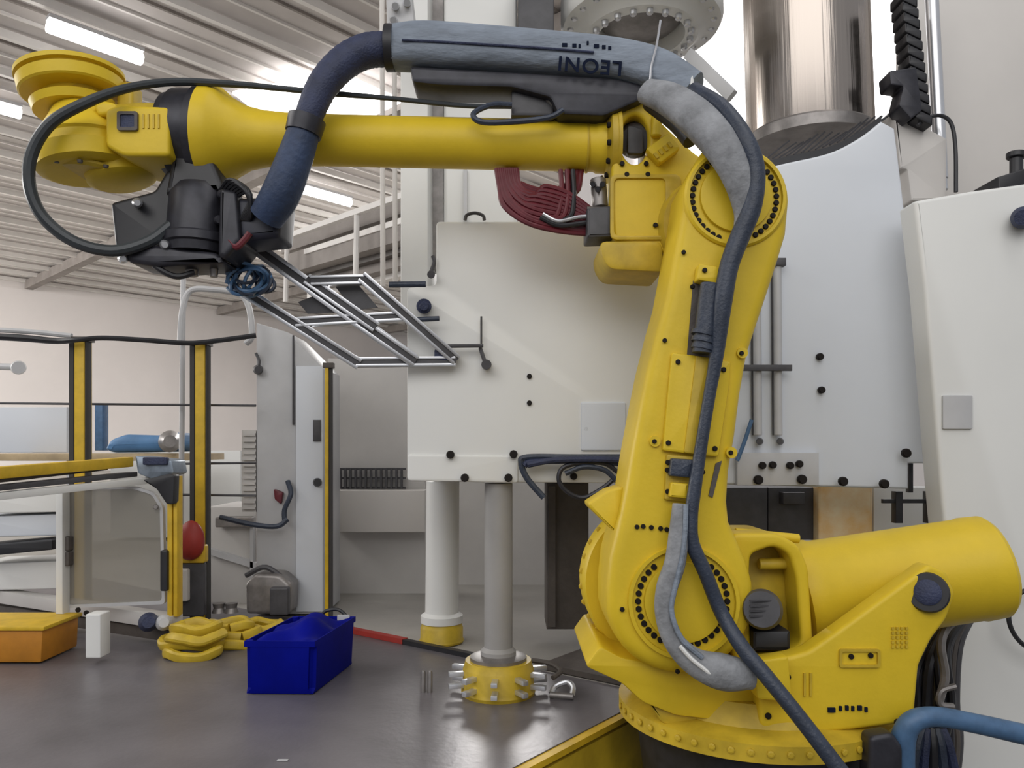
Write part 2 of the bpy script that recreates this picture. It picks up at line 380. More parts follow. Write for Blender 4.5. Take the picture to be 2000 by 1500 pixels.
column(974, 1345, 2.79, 27, 944, 'grey press column on a broad yellow ring with clamp arms', 0.125, 0.115, 10, DULL)
tag(put(merge(prism(rect(1068, 944, 1150, 1230), 3.35, 3.6, 0.01), prism(rect(1072, 950, 1085, 1225), 3.33, 3.36)), 'dark_press_post', BROWN), 'dark brown square post under the press housing', 'post')
# panels far under the press
tag(put(prism(rect(640, 700, 830, 1184), 4.7, 4.76), 'guard_panel', GREYP), 'tall grey guard panel behind the thin yellow post', 'panel')
tag(put(prism(rect(832, 900, 1420, 1180), 5.0, 5.08), 'back_panel', GREYP), 'grey back panel under the press housing', 'panel')
gr = thing('cable_grating', 'dark grating strip along the grey guard panel', 'grating', P(720, 955, 4.62))
for k in range(14): put(prism(rect(652+k*10, 916, 656+k*10, 955), 4.64, 4.66), 'bar', DKGR, gr)
for y in (916, 934, 953): put(prism(rect(650, y-2, 792, y+2), 4.655, 4.675), 'rail', DKGR, gr)
tag(put(prism(rect(640, 958, 830, 1040), 4.5, 4.69, 0.01), 'duct_cover', BEIGE), 'beige duct box under the dark grating', 'duct')

# ---- upper machine parts behind the sleeve
up = thing('press_upright', 'white press upright column behind the grey sleeve', 'column', P(812, 560, 3.5))
put(prism(rect(782, -60, 836, 606), 3.25, 3.7, 0.01), 'front_face', WHITE, up)
put(prism(rect(836, -60, 866, 520), 3.45, 3.6), 'guide_slot', IRON, up, 'dark guide slot')
put(prism(rect(866, -60, 1010, 440), 3.35, 3.8, 0.02), 'side_face', WHITE, up)
put(prism(rect(905, 330, 912, 432), 3.33, 3.36), 'seam', LGREY, up)
tag(put(prism(rect(1012, -60, 1082, 120), 3.2, 3.5, 0.01), 'dark_guide_column', DKGR), 'dark guide column standing behind the grey sleeve', 'column')
cb = thing('cable_bracket', 'pale bracket with clamps at the top of the upright', 'bracket', P(770, 60, 2.9))
put(prism(rnd([(752, -40), (800, -40), (812, 62), (790, 66), (756, 60)], 6), 2.9, 3.0, 0.01), 'plate', LGREY, cb)
for x, y in ((772, 12), (795, 5), (768, 40)): put(lathe(P(x, y, 2.9), P(x, y, 2.86), [(0, M(9, 2.9)), (1, M(7, 2.9))], 14), 'clamp', ALU, cb)
# flanged vessel
v = P(1252, 72, 3.35); vs = thing('flanged_vessel', 'grey flanged vessel with a ring of bolts hanging overhead', 'vessel', v)
r0 = M(166, 3.3)
put(lathe(v+Vector((0, 0, 0.9)), v, [(0, r0*0.93), (0.80, r0*0.93), (0.82, r0), (0.93, r0), (0.955, r0*0.97), (0.96, r0*0.84), (1.0, r0*0.70), (1.0, r0*0.54), (0.90, r0*0.52)], 48, cap=False), 'shell', WHITE, vs)
put(lathe(v+Vector((0, 0, 0.12)), v+Vector((0, 0, 0.03)), [(0, r0*0.52), (0.5, r0*0.50), (0.8, r0*0.42), (1.0, r0*0.25)], 36), 'nozzle', IRON, vs, 'dark iron nozzle')
nb = lathe((0, 0, 0), (0, 0, -0.025), [(0, 0.015), (0.8, 0.015), (1, 0.01)], 8); nb.materials.append(ALU); nbo = bpy.data.objects.new('nut_master', nb)
for k in range(20):
    a = 2*math.pi*k/20; inst(nbo, 'nut', vs, v+Vector((math.cos(a)*r0*0.61, math.sin(a)*r0*0.61, 0.0)))
for k in range(24):
    a = 2*math.pi*k/24; inst(nbo, 'nut', vs, v+Vector((math.cos(a)*r0*0.88, math.sin(a)*r0*0.88, 0.055)))
put(beam(P(1345, 105, 3.2), P(1430, 188, 3.05), 0.03, 0.05, 0.004), 'strut', LGREY, vs)
# polished tank
tp = P(1581, 278, 3.45); tk = thing('steel_tank', 'tall polished steel cylinder standing behind the elbow', 'tank', tp)
rt = M(124, 3.38)
put(lathe(tp, tp+Vector((0, 0, 1.6)), [(0, rt*0.98), (0.01, rt), (1, rt)], 64), 'shell', STEEL, tk)
put(lathe(tp-Vector((0, 0, 0.03)), tp+Vector((0, 0, 0.03)), [(0, rt*1.04), (0.8, rt*1.04), (1, rt)], 48), 'foot_band', IRON, tk)
# right bluish panel
rp_ = thing('press_side_panel', 'tall bluish white machine panel behind the upper arm', 'machine', P(1620, 950, 3.05))
curve = cr([(1440, 342), (1525, 320), (1620, 298), (1680, 268), (1722, 236)], 5)
outl = [(1400, 352)]+[(p[0], p[1]) for p in curve]+[(1748, 250), (1758, 330), (1770, 430), (1812, 905), (1775, 905), (1775, 955), (1400, 946)]
put(prism(outl, 3.0, 3.12, 0.012), 'panel', BLUW, rp_)
put(prism([(p[0], p[1]-12) for p in curve]+[(p[0], p[1]+1) for p in reversed(curve)], 3.03, 3.12), 'edge_grating', BLK, rp_, 'black grating along the curved top')
for k in range(16):
    x = 1495+k*14; y = 300-0.00105*(x-1440)**2*0.9
    put(beam(P(x, y+14, 3.12), P(x+46, y-22+6*math.sin(k), 3.18), 0.006, 0.006), 'wire', DKGR, rp_)
put(prism(rect(1440, 884, 1600, 948), 2.97, 3.01, 0.004), 'valve_block', LGREY, rp_)
bolts(rp_, [(1488, 909), (1508, 908), (1542, 909), (1560, 906)], 2.965, 7, name='valve_port')
bolts(rp_, [(1480, 937), (1565, 936), (1645, 940), (1725, 945), (1768, 885)], 2.965, 9, name='clamp_screw', d=0.02)
bolts(rp_, [(1600, 697), (1603, 762)], 2.995, 7)
for x in (1478, 1518):
    put(merge(cyl(P(x, 510, 2.975), P(x+2, 850, 2.975), M(8, 2.97), 16)), 'slide_rod', LGREY, rp_)
    put(cyl(P(x-9, 515, 2.985), P(x-6, 850, 2.985), M(3.5, 2.97), 10), 'rod_groove', DKGR, rp_)
    put(lathe(P(x+6, 862, 2.99), P(x+6, 862, 2.95), [(0, M(7, 2.97)), (1, M(5, 2.97))], 12), 'rod_end', DKGR, rp_)
put(prism(rect(1450, 712, 1548, 724), 2.94, 2.96, 0.003), 'rod_bridge', DKGR, rp_)
put(prism(rect(1510, 503, 1536, 518), 2.95, 2.99, 0.003), 'rod_stop', DKGR, rp_)
put(ptube([(1440, 900, 2.95), (1455, 860, 2.95), (1468, 820, 2.95)], 4, n=8), 'air_tube', BLUEH, rp_, 'light blue air tube')
# things seen in the slot under the panel
tag(put(merge(prism(rect(1415, 952, 1500, 1055), 3.3, 3.6, 0.01), prism(rect(1500, 952, 1592, 1055), 3.35, 3.6, 0.01), prism(rect(1530, 962, 1572, 985), 3.3, 3.36, 0.004)), 'drive_unit', DKGR), 'dark drive unit below the bluish panel', 'motor')
tag(put(prism(rnd(rect(1598, 948, 1705, 1060), 4), 3.3, 3.5, 0.01), 'amber_glow_box', GOLD), 'amber box painted for an orange glow below the bluish panel', 'cover')  # amber colour stands in for an orange glow under the panel
tag(put(prism(rect(1706, 952, 1850, 1060), 3.35, 3.5, 0.01), 'white_sill_box', WHITE), 'white box below the bluish panel beside the black rail', 'box')
rl = thing('black_rail', 'short black rail with two stubby posts above the balancer', 'rail', P(1790, 1010, 3.1))
put(prism(rect(1725, 975, 1845, 983), 3.1, 3.12, 0.002), 'bar', BLK, rl)
for x in (1757, 1819): put(prism(rect(x-7, 960, x+7, 1022), 3.09, 3.13, 0.003), 'post', BLK, rl)
put(prism(rect(1776, 905, 1784, 962), 3.09, 3.12, 0.002), 'stem', BLK, rl)
# ---- right-hand wall panels
tag(put(prism([(1790, -60), (2300, -60), (2300, 420), (1790, 420)], 3.4, 3.6, 0.01), 'upper_side_panel', BEIGE), 'tall beige panel behind the bright pipe', 'panel')
cbx = thing('control_cabinet', 'large white cabinet beside the balancer cylinder', 'cabinet', P(1950, 1700, 2.9))
put(prism(rnd([(1786, 392), (1900, 372), (2300, 318), (2300, 2100), (1905, 2100), (1852, 1100), (1838, 950), (1806, 560)], 6), 2.78, 2.90, 0.015), 'body', WHITE, cbx)
put(prism(rnd(rect(1842, 772, 1900, 838), 3), 2.770, 2.782, 0.002), 'name_plate', LGREY, cbx, 'blank grey plate')
put(lathe(P(2000, 425, 2.78), P(1998, 425, 2.70), [(0, M(22, 2.75)), (0.7, M(22, 2.75)), (1, M(15, 2.75))], 24), 'selector_knob', NAVY, cbx, 'dark blue round knob')
put(merge(prism([(1950, 345), (2030, 320), (2030, 352), (1952, 376)], 2.8, 3.0, 0.006), cyl(P(1985, 345, 2.9), P(1985, 305, 2.9), M(12, 2.9), 18), cyl(P(1985, 309, 2.9), P(1985, 298, 2.9), M(18, 2.9), 18)), 'foot_mount', BLK, cbx, 'black mount with a stud')
tag(put(ptube([(2070, 1160, 2.7), (2020, 1150, 2.7), (1985, 1165, 2.7), (1970, 1205, 2.7), (1985, 1245, 2.7), (2020, 1270, 2.7), (2080, 1275, 2.7)], 4.5, n=8), 'looped_cable', BLK), 'black cable loop hanging on the white cabinet', 'cable')
# bright pipe with loop hose
tag(put(merge(cyl(P(1818, -40, 3.2), P(1838, 350, 3.2), M(13, 3.2), 24), cyl(P(1836, 330, 3.2), P(1840, 372, 3.2), M(11, 3.2), 24)), 'chrome_pipe', ALU), 'bright metal pipe standing beside the drag chain', 'pipe')
tag(put(ptube([(1792, 245, 3.1), (1812, 230, 3.1), (1838, 226, 3.1), (1858, 242, 3.1), (1866, 290, 3.1), (1867, 375, 3.1)], 4, n=8), 'small_hose', BLK), 'thin black hose arched over the metal pipe', 'hose')
tag(put(prism(rnd([(1745, 210), (1790, 230), (1812, 250), (1850, 270), (1850, 392), (1780, 392), (1772, 330), (1758, 330)], 4), 3.15, 3.3, 0.01), 'chain_support', BEIGE), 'beige support plate under the drag chain', 'bracket')
dc = thing('drag_chain', 'black drag chain with slanted links by the metal pipe', 'cable chain', P(1780, 230, 3.1))
for k in range(12):
    y = -20+k*21; x = 1760+(y+20)*0.125
    put(prism(rnd([(x, y), (x+33, y+16), (x+33, y+34), (x, y+18)], 3), 3.08, 3.18, 0.006), 'link', BLK, dc)
put(prism(rnd([(1737, 138), (1790, 130), (1802, 215), (1780, 232), (1756, 205), (1765, 168), (1740, 165)], 4), 3.07, 3.17, 0.006), 'end_bracket', BLKM, dc)
# ================================================================== THE ROBOT
RY = 2.10                                                            # near face of the upper arm
rb = thing('industrial_robot', 'big yellow industrial robot arm with a balancer cylinder at its foot', 'robot', Vector((0.74, 2.42, -0.66)))
c0 = Vector((0.73, 2.42, 0))
put(lathe(c0+Vector((0, 0, -0.655)), c0+Vector((0, 0, 0.065)), [(0, 0.46), (0.08, 0.46), (0.1, 0.36), (0.75, 0.33), (1.0, 0.35)], 48), 'pedestal', BLKM, rb, 'dark grey foot')
ring = put(lathe(c0+Vector((0, 0, 0.05)), c0+Vector((0, 0, 0.17)), [(0, 0.385), (0.05, 0.40), (0.42, 0.40), (0.48, 0.372), (0.55, 0.33), (1.0, 0.30)], 64), 'swivel_ring', YELW, rb)
for k in range(26):
    a = math.pi+math.pi*(k+0.5)/26; q = c0+Vector((math.cos(a)*0.401, math.sin(a)*0.401, 0.082))
    me = None
    if k == 0:
        rbm = lathe((0, 0, 0), (1e-6, -0.006, 0), [(0, 0.009), (0.8, 0.009), (1, 0.005)], 8); rbm.materials.append(YELW); rbo = bpy.data.objects.new('ring_bolt_master', rbm)
    inst(rbo, 'bolt', ring, q, (0, 0, a+math.pi/2))
# turret
tur = put(prism(rnd([(1143, 1302), (1172, 1262), (1215, 1285), (1300, 1300), (1520, 1290), (1520, 1402), (1440, 1412), (1320, 1398), (1255, 1372), (1215, 1335)], 10), 2.16, 2.60, 0.007), 'turret', YEL, rb)
put(prism(rnd([(1265, 1370), (1340, 1392), (1500, 1400), (1720, 1400), (1740, 1440), (1520, 1452), (1350, 1440), (1290, 1410)], 8), 2.18, 2.60, 0.007), 'turret_base', YELW, rb)
sp = put(prism(rnd([(1480, 1292), (1545, 1282), (1580, 1272), (1640, 1230), (1780, 1128), (1815, 1102), (1850, 1118), (1868, 1160), (1850, 1210), (1820, 1250), (1796, 1300), (1786, 1412), (1600, 1434), (1525, 1444), (1485, 1420)], 10), 2.10, 2.17, 0.012), 'side_plate', YEL, rb)
put(prism(rnd([(1555, 1180), (1640, 1230), (1780, 1128), (1815, 1102), (1850, 1118), (1868, 1160), (1850, 1210), (1796, 1300), (1786, 1412), (1555, 1434)], 10), 2.56, 2.63, 0.012), 'side_plate', YEL, rb)
# pivot pin of the balancer
put(lathe(P(1812, 1157, 2.12), P(1812, 1157, 2.085), [(0, M(38, 2.1)), (0.8, M(38, 2.1)), (1, M(35, 2.1)), (1, M(27, 2.1))], 36), 'pin_bore', BLK, sp)
put(lathe(P(1812, 1157, 2.10), P(1812, 1157, 2.078), [(0, M(25, 2.1)), (0.8, M(24, 2.1)), (1, M(18, 2.1))], 28), 'pivot_pin', NAVY, sp, 'dark round pivot pin')
put(merge(*[prism(rect(x, y, x+wd, y+9), 2.094, 2.101) for x, y, wd in ((1618, 1383, 14), (1640, 1380, 5), (1652, 1379, 6), (1664, 1380, 5), (1676, 1379, 8), (1690, 1382, 5))]), 'printed_mark', INK, sp)
put(prism([rnd(rect(1640, 1268, 1720, 1304), 6), rnd(rect(1645, 1273, 1715, 1299), 5)], 2.092, 2.102), 'embossed_frame', YELW, sp)
bolts(sp, [(1662, 1282), (1700, 1280)], 2.098, 5)
for x in (1572, 1584): put(prism(rect(x-2, 1315, x+2, 1360), 2.094, 2.102), 'weld_seam', YELW, sp)
bolts(sp, [(1538, 1322), (1766, 1402), (1752, 1410), (1500, 1398)], 2.098, 6)
gd = [prism(rect(1742+i*9, 1225+j*9, 1747+i*9, 1230+j*9), 2.095, 2.102) for i in range(4) for j in range(5)]
put(merge(*gd), 'raised_dots', YELW, sp)
# clamp block in front of the turret
cbk = put(prism(rnd([(1470, 1292), (1540, 1282), (1548, 1372), (1480, 1366)], 6), 2.05, 2.11, 0.006), 'clamp_block', YEL, rb)
# balancer cylinder
b0, b1 = P(1552, 1163, 2.40), P(1945, 1104, 2.34)
bal = put(lathe(b0, b1, [(0, 0.13), (0.02, 0.158), (0.10, 0.160), (0.12, 0.154), (0.86, 0.150), (0.88, 0.153), (0.97, 0.150), (0.993, 0.138), (1.0, 0.11)], 56), 'balancer_cylinder', YEL, rb)
yo = [rnd([(1428, 1042), (1520, 1042), (1562, 1066), (1580, 1110), (1590, 1265), (1560, 1292), (1440, 1300), (1428, 1270)], 14), rnd([(1466, 1082), (1512, 1066), (1542, 1082), (1556, 1130), (1566, 1258), (1540, 1275), (1470, 1280), (1462, 1180)], 14)]
put(prism(yo, 2.19, 2.30, 0.012), 'balancer_yoke', YEL, rb)
put(prism(rnd([(1428, 1042), (1520, 1042), (1562, 1066), (1580, 1110), (1590, 1265), (1560, 1292), (1440, 1300), (1428, 1270)], 14), 2.30, 2.45, 0.01, Yref=2.19), 'yoke_web', YELW, rb)
put(cyl(P(1436, 1040, 2.3), P(1560, 1052, 2.3), M(9, 2.3), 14), 'tie_rod', YEL, rb)
put(cyl(P(1482, 1102, 2.26), P(1548, 1100, 2.26), M(11, 2.25), 16), 'rod_end', YELW, rb)
# drive motor at the lower joint
put(merge(lathe(P(1492, 1190, 2.30), P(1488, 1190, 2.07), [(0, M(38, 2.1)), (0.9, M(38, 2.1)), (1, M(33, 2.1))], 32), *[prism(rect(1465, y, 1512, y+3), 2.066, 2.072) for y in (1172, 1182, 1192, 1202)]), 'drive_motor', DKGR, rb, 'dark grey round motor')
put(prism(rnd(rect(1470, 1232, 1545, 1272), 6), 2.17, 2.30, 0.01), 'motor_plug', BLK, rb)
# hub behind the lower joint
hub = P(1331, 1172, RY)
hubp = put(lathe(Vector((hub.x, 2.36, hub.z)), Vector((hub.x, 2.50, hub.z)), [(0, 0.232), (0.1, 0.240), (0.9, 0.240), (1, 0.23)], 56), 'hub_ring', YEL, rb)
for k in range(9):
    a = math.radians(140+k*11); q = Vector((hub.x+math.cos(a)*0.241, 2.41, hub.z+math.sin(a)*0.241))
    inst(rbo, 'bolt', hubp, q, (0, a-math.pi/2, 0))
# upper arm
armL = [(1375, 290), (1343, 350), (1333, 420), (1318, 500), (1303, 580), (1286, 640), (1266, 720), (1250, 800), (1235, 880), (1222, 960), (1207, 1030), (1192, 1090), (1186, 1150)]
low = [(1331+147*math.cos(a), 1172+147*math.sin(a)) for a in [math.radians(180-i*10) for i in range(1, 18)]]
armR = [(1474, 1140), (1462, 1095), (1445, 1058), (1428, 1020), (1424, 980), (1428, 920), (1440, 850), (1450, 770), (1464, 690), (1484, 630), (1504, 570), (1522, 515), (1540, 455)]
topc = [(1434+112*math.cos(a), 388+112*math.sin(a)) for a in [math.radians(20-i*10) for i in range(1, 14)]]
arm = put(prism(armL+low+armR+topc, RY, 2.36, 0.035), 'upper_arm', YEL, rb)
def disc(px, py, r, Y0, Y1, prof=None, n=56): 
    return lathe(P(px, py, Y0), Vector((P(px, py, Y0).x, Y1, P(px, py, Y0).z)), prof or [(0, M(r, Y0)), (0.6, M(r, Y0)), (1, M(r*0.96, Y0))], n)
# elbow joint face
put(disc(1434, 388, 104, RY+0.01, RY-0.012, [(0, M(104, RY)), (0.7, M(103, RY)), (1, M(99, RY)), (1, M(93, RY)), (0.5, M(92, RY)), (0.5, M(72, RY)), (1.0, M(71, RY)), (1.05, M(66, RY)), (1.05, 0.001)]), 'elbow_face', YEL, arm)
ef = [(1434+82*math.cos(math.radians(k)), 388+82*math.sin(math.radians(k))) for k in list(range(112, 250, 9))+list(range(-48, 62, 9))]
bolts(arm, ef, RY-0.001, 5.6)
# lower joint face
put(disc(1333, 1174, 104, RY+0.01, RY-0.012, [(0, M(108, RY)), (1.0, M(106, RY)), (1.0, M(99, RY)), (0.5, M(98, RY)), (0.5, M(76, RY)), (1.0, M(75, RY)), (1.06, M(68, RY)), (1.06, 0.001)]), 'shoulder_face', YEL, arm)
sf = [(1333+87*math.cos(math.radians(k)), 1174+87*math.sin(math.radians(k))) for k in range(0, 360, 10) if not (235 < k < 290)]
bolts(arm, sf, RY-0.001, 5.8)
bolts(arm, [(1215, 1190), (1323, 1311), (1244, 1029), (1256, 1028), (1272, 1030), (1290, 1032), (1302, 1034), (1335, 493), (1380, 568), (1352, 560), (1298, 665)], RY-0.002, 4.6)
# side stop lug
put(prism(rnd([(1218, 950), (1190, 958), (1150, 984), (1152, 992), (1222, 1060)], 6), 2.16, 2.30, 0.005), 'stop_lug', YEL, arm)
# long cover plate
cov = put(prism(rnd([(1313, 688), (1380, 697), (1428, 706), (1424, 760), (1404, 892), (1372, 890), (1294, 880)], 5), RY-0.020, RY+0.004, 0.006), 'cover_plate', YEL, rb)
put(prism(rnd([(1360, 694), (1386, 699), (1364, 888), (1336, 884)], 4), RY-0.026, RY-0.018, 0.003), 'cover_rib', YELW, cov)
bolts(cov, [(1324, 707), (1413, 722), (1305, 865), (1396, 876)], RY-0.021, 5)
for x, y in ((1448, 690), (1427, 884), (1278, 862)):
    q = put(disc(x, y, 11, RY+0.004, RY-0.008), 'boss', YEL, arm); bolts(arm, [(x, y)], RY-0.009, 4.5)
# cable clamp, upper
ck = put(prism(rnd([(1366, 514), (1402, 520), (1418, 540), (1412, 556), (1362, 546)], 5), RY-0.05, RY+0.004, 0.006), 'upper_clamp', YEL, rb)
bolts(ck, [(1376, 528)], RY-0.052, 5)
put(prism([(1354, 548), (1418, 560), (1400, 702), (1342, 694)], RY-0.004, RY+0.002), 'recess_shade', BROWN, arm, 'brown sheet painted as recess shade')  # flat brown sheet on the arm face, put in for recess shade
put(merge(ptube([(1390, 556, 2.06), (1384, 600, 2.06), (1374, 690, 2.06)], 22, n=20, k=5), *[ptube([(1376+i, 648+i*0+q*14, 2.06), (1374+i, 656+q*14, 2.06)], 25, n=20, k=1) for q in range(3) for i in (0,)]), 'signal_canister', HOSE, arm, 'slate coloured cable canister')
# cable clamp, lower
lc = put(prism(rnd([(1302, 888), (1362, 892), (1352, 982), (1298, 976)], 4), RY-0.014, RY+0.004, 0.004), 'lower_clamp', YELW, rb)
put(prism(rnd([(1312, 895), (1360, 898), (1354, 934), (1308, 930)], 5), RY-0.045, RY-0.012, 0.006), 'clamp_pad', HOSE, lc, 'slate rubber clamp pad')
put(prism(rnd([(1312, 942), (1346, 945), (1342, 974), (1308, 971)], 4), RY-0.045, RY-0.012, 0.006), 'clamp_jaw', YEL, lc)
bolts(lc, [(1304, 903), (1303, 918), (1304, 960), (1372, 922)], RY-0.016, 5)
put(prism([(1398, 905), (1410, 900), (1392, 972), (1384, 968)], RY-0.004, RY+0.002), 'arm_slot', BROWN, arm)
# elbow casting (behind the arm) and forearm
FY = 2.46
j3 = P(1434, 388, RY)
put(lathe(Vector((j3.x, 2.345, j3.z)), Vector((j3.x, 2.40, j3.z)), [(0, 0.15), (0.5, 0.165), (1, 0.17)], 48), 'elbow_hub', YELW, rb)
hole = ell(1240, 272, 28, 48, 28)
el = put(prism([rnd([(1202, 205), (1215, 190), (1256, 186), (1268, 214), (1290, 235), (1318, 262), (1360, 300), (1420, 330), (1420, 440), (1340, 500), (1280, 492), (1200, 470), (1192, 400), (1196, 300)], 10), hole], 2.37, 2.56, 0.014), 'elbow_casting', YEL, rb)
put(merge(lathe(P(1240, 274, 2.55), P(1240, 274, 2.41), [(0, M(36, 2.42)), (0.8, M(36, 2.42)), (1, M(28, 2.42))], 28), prism(rnd(rect(1226, 245, 1256, 300), 5), 2.395, 2.42, 0.004)), 'elbow_motor', DKGR, el, 'dark motor inside the elbow window')
put(prism([rnd(rect(1192, 340, 1330, 468), 14), rnd(rect(1200, 348, 1300, 460), 10)], 2.362, 2.372, 0.002), 'cover_rim', YELW, el)
bolts(el, [(1224, 341), (1265, 341), (1262, 320), (1215, 320), (1280, 440)], 2.366, 5)
put(prism(rnd([(1172, 470), (1292, 470), (1300, 532), (1190, 526), (1174, 500)], 14), 2.36, 2.58, 0.01), 'elbow_pod', YELW, el)
put(cyl(P(1281, 268, 2.36), P(1283, 226, 2.36), M(11, 2.36), 18, 0.25), 'oil_plug', YEL, el)
blk = put(prism(rnd([(1262, 290), (1306, 258), (1330, 288), (1290, 318)], 5), 2.33, 2.38, 0.006), 'ribbed_block', YEL, rb)
for k in range(4): put(prism([(1276+k*9, 300-k*7), (1281+k*9, 297-k*7), (1288+k*9, 306-k*7), (1283+k*9, 309-k*7)], 2.325, 2.335), 'rib', YELW, blk)
fa0, fa1 = P(1198, 287, FY), P(405, 269, FY)
fl = lathe(P(1206, 287, FY), P(1180, 287, FY), [(0, M(80, FY)), (0.25, M(80, FY)), (0.3, M(78, FY)), (0.7, M(78, FY)), (0.8, M(72, FY)), (1, M(56, FY))], 48)
flg = put(fl, 'forearm_flange', YELW, rb)
fm = bpy.data.objects.new('flange_bolt_master', lathe((0, 0, 0), (-0.012, 0, 0), [(0, 0.010), (0.8, 0.010), (1, 0.006)], 8)); fm.data.materials.append(BOLT)
fc = P(1180, 287, FY)
for k in range(12):
    a = 2*math.pi*(k+0.5)/12; inst(fm, 'bolt', flg, fc+Vector((0.008, math.cos(a)*M(67, FY), math.sin(a)*M(67, FY))))
L_ = (fa1-fa0).length
def fx(px): return (1198-px)/(1198-405)
fr_ = put(lathe(fa0, fa1, [(0, M(54, FY)), (fx(1165), M(53, FY)), (fx(1160), M(50, FY)), (fx(640), M(50.5, FY)), (fx(560), M(52, FY)), (fx(520), M(55, FY)), (fx(485), M(63, FY)), (fx(455), M(80, FY)), (fx(438), M(96, FY)), (fx(425), M(101, FY)), (fx(408), M(102, FY)), (1, M(97, FY))], 64), 'forearm', YEL, rb)
put(lathe(P(1148, 287, FY), P(1143, 287, FY), [(0, M(51, FY)), (0.5, M(52, FY)), (1, M(51, FY))], 48), 'weld_ring', YELW, fr_)
# wrist
put(lathe(P(345, 262, FY), P(225, 258, FY), [(0, M(58, FY)), (0.5, M(58, FY)), (1, M(52, FY))], 40), 'wrist_shaft', YELW, rb)
wh = put(prism(rnd([(205, 212), (232, 204), (330, 208), (330, 304), (240, 304), (205, 285)], 10), 2.31, 2.55, 0.012), 'wrist_housing', YEL, rb)
put(prism([rnd(rect(228, 217, 268, 254), 5), rnd(rect(234, 223, 262, 248), 3)], 2.30, 2.314), 'sight_frame', BROWN, wh)
put(prism(rect(234, 223, 262, 248), 2.304, 2.315), 'sight_glass', NAVY, wh, 'small square dark blue sight window')
for x in (278, 288, 298, 308): put(prism(rect(x, 222, x+3, 250), 2.306, 2.314), 'cooling_groove', YELW, wh)
wb, wt = P(172, 338, 2.42), P(155, 212, 2.42)
wl = put(lathe(wb, wt, [(0, 0.115), (0.0, 0.125), (0.05, 0.146), (0.28, 0.152), (0.30, 0.142), (0.42, 0.140), (0.46, 0.146), (0.60, 0.128), (0.80, 0.10), (1, 0.075)], 56), 'wrist_hub', YEL, rb)
put(lathe(P(240, 358, 2.47), P(228, 295, 2.47), [(0, 0.085), (0.1, 0.105), (0.8, 0.12), (1, 0.10)], 40), 'wrist_gearcase', YEL, rb)
put(lathe(wb-Vector((0, 0, 0.006)), wb+Vector((0, 0, 0.01)), [(0, 0.095), (0.5, 0.105), (1, 0.105)], 40), 'hub_cap', YELW, wl)
bo = bpy.data.objects.new('cap_bolt_master', lathe((0, 0, 0), (0, 0, -0.008), [(0, 0.009), (1, 0.007)], 8)); bo.data.materials.append(BROWN)
for k in range(10):
    a = 2*math.pi*k/10; inst(bo, 'bolt', wl, wb+Vector((math.cos(a)*0.116, math.sin(a)*0.116, 0.0)))
d0, d1 = P(146, 222, 2.44), P(138, 147, 2.44)
put(lathe(d0, d1, [(0, 0.085), (0.03, 0.120), (0.22, 0.128), (0.26, 0.120), (0.28, 0.095), (0.44, 0.095), (0.46, 0.150), (0.50, 0.156), (0.76, 0.160), (0.77, 0.148), (0.85, 0.148), (0.86, 0.164), (0.97, 0.164), (1, 0.155)], 64), 'wrist_disc', YEL, rb, 'grooved yellow disc')
put(lathe(P(165, 250, 2.44), P(146, 180, 2.44), [(0, 0.09), (1, 0.09)], 32), 'wrist_neck', YELW, rb)
put(prism(rnd([(180, 205), (200, 195), (224, 200), (228, 222), (190, 226)], 8), 2.34, 2.44, 0.012), 'wrist_lug', YEL, rb)
put(prism(rnd(rect(226, 158, 258, 212), 6), 2.46, 2.54, 0.012), 'wrist_stay', YELW, rb)

# ================================================================== TOOL ON THE WRIST
tl = thing('gripper_tool', 'black tool with pins clamped round the robot wrist', 'tool', P(370, 500, FY))
put(lathe(P(408, 268, FY), P(332, 264, FY), [(0, M(100, FY)), (0.2, M(98, FY)), (0.22, M(92, FY)), (0.8, M(90, FY)), (0.82, M(84, FY)), (1, M(82, FY))], 48), 'mount_ring', BLKM, tl)
put(prism(rnd([(335, 300), (410, 300), (440, 372), (320, 380)], 8), 2.36, 2.56, 0.02), 'neck_block', BLK, tl)
put(prism(rnd([(214, 395), (300, 372), (325, 330), (345, 330), (345, 490), (225, 500)], 8), 2.38, 2.56, 0.015), 'valve_box', BLK, tl)
put(lathe(P(385, 498, 2.42), P(392, 365, 2.42), [(0, M(58, 2.42)), (0.12, M(60, 2.42)), (0.14, M(66, 2.42)), (0.25, M(66, 2.42)), (0.28, M(60, 2.42)), (0.85, M(58, 2.42)), (1, M(45, 2.42))], 36), 'tool_body', BLKM, tl)
put(prism(rnd([(428, 365), (462, 372), (470, 470), (440, 505), (424, 500)], 8), 2.32, 2.5, 0.015), 'side_actuator', BLKM, tl)
put(prism(rnd([(455, 385), (552, 382), (545, 462), (470, 470), (452, 455)], 8), 2.34, 2.5, 0.02), 'junction_box', mat('navy_black', (0.016, 0.018, 0.035), 0.5, var=0.3), tl)
put(prism(rnd([(235, 492), (300, 478), (420, 492), (440, 512), (300, 520), (250, 512)], 8), 2.34, 2.5, 0.015), 'base_plate', BLKM, tl)
for (x, y, r, h) in ((335, 500, 16, 30), (375, 505, 20, 34), (418, 505, 12, 36)):
    put(lathe(P(x, y, 2.42), P(x, y+h, 2.42), [(0, M(r, 2.42)), (0.5, M(r, 2.42)), (0.55, M(r*0.7, 2.42)), (1, M(r*0.6, 2.42))], 20), 'gripper_pin', IRON, tl)
put(ptube([(448, 470, 2.33), (462, 482, 2.33), (478, 468, 2.33), (488, 455, 2.33)], 7, n=8), 'red_lead', REDC, tl, 'dark red lead')
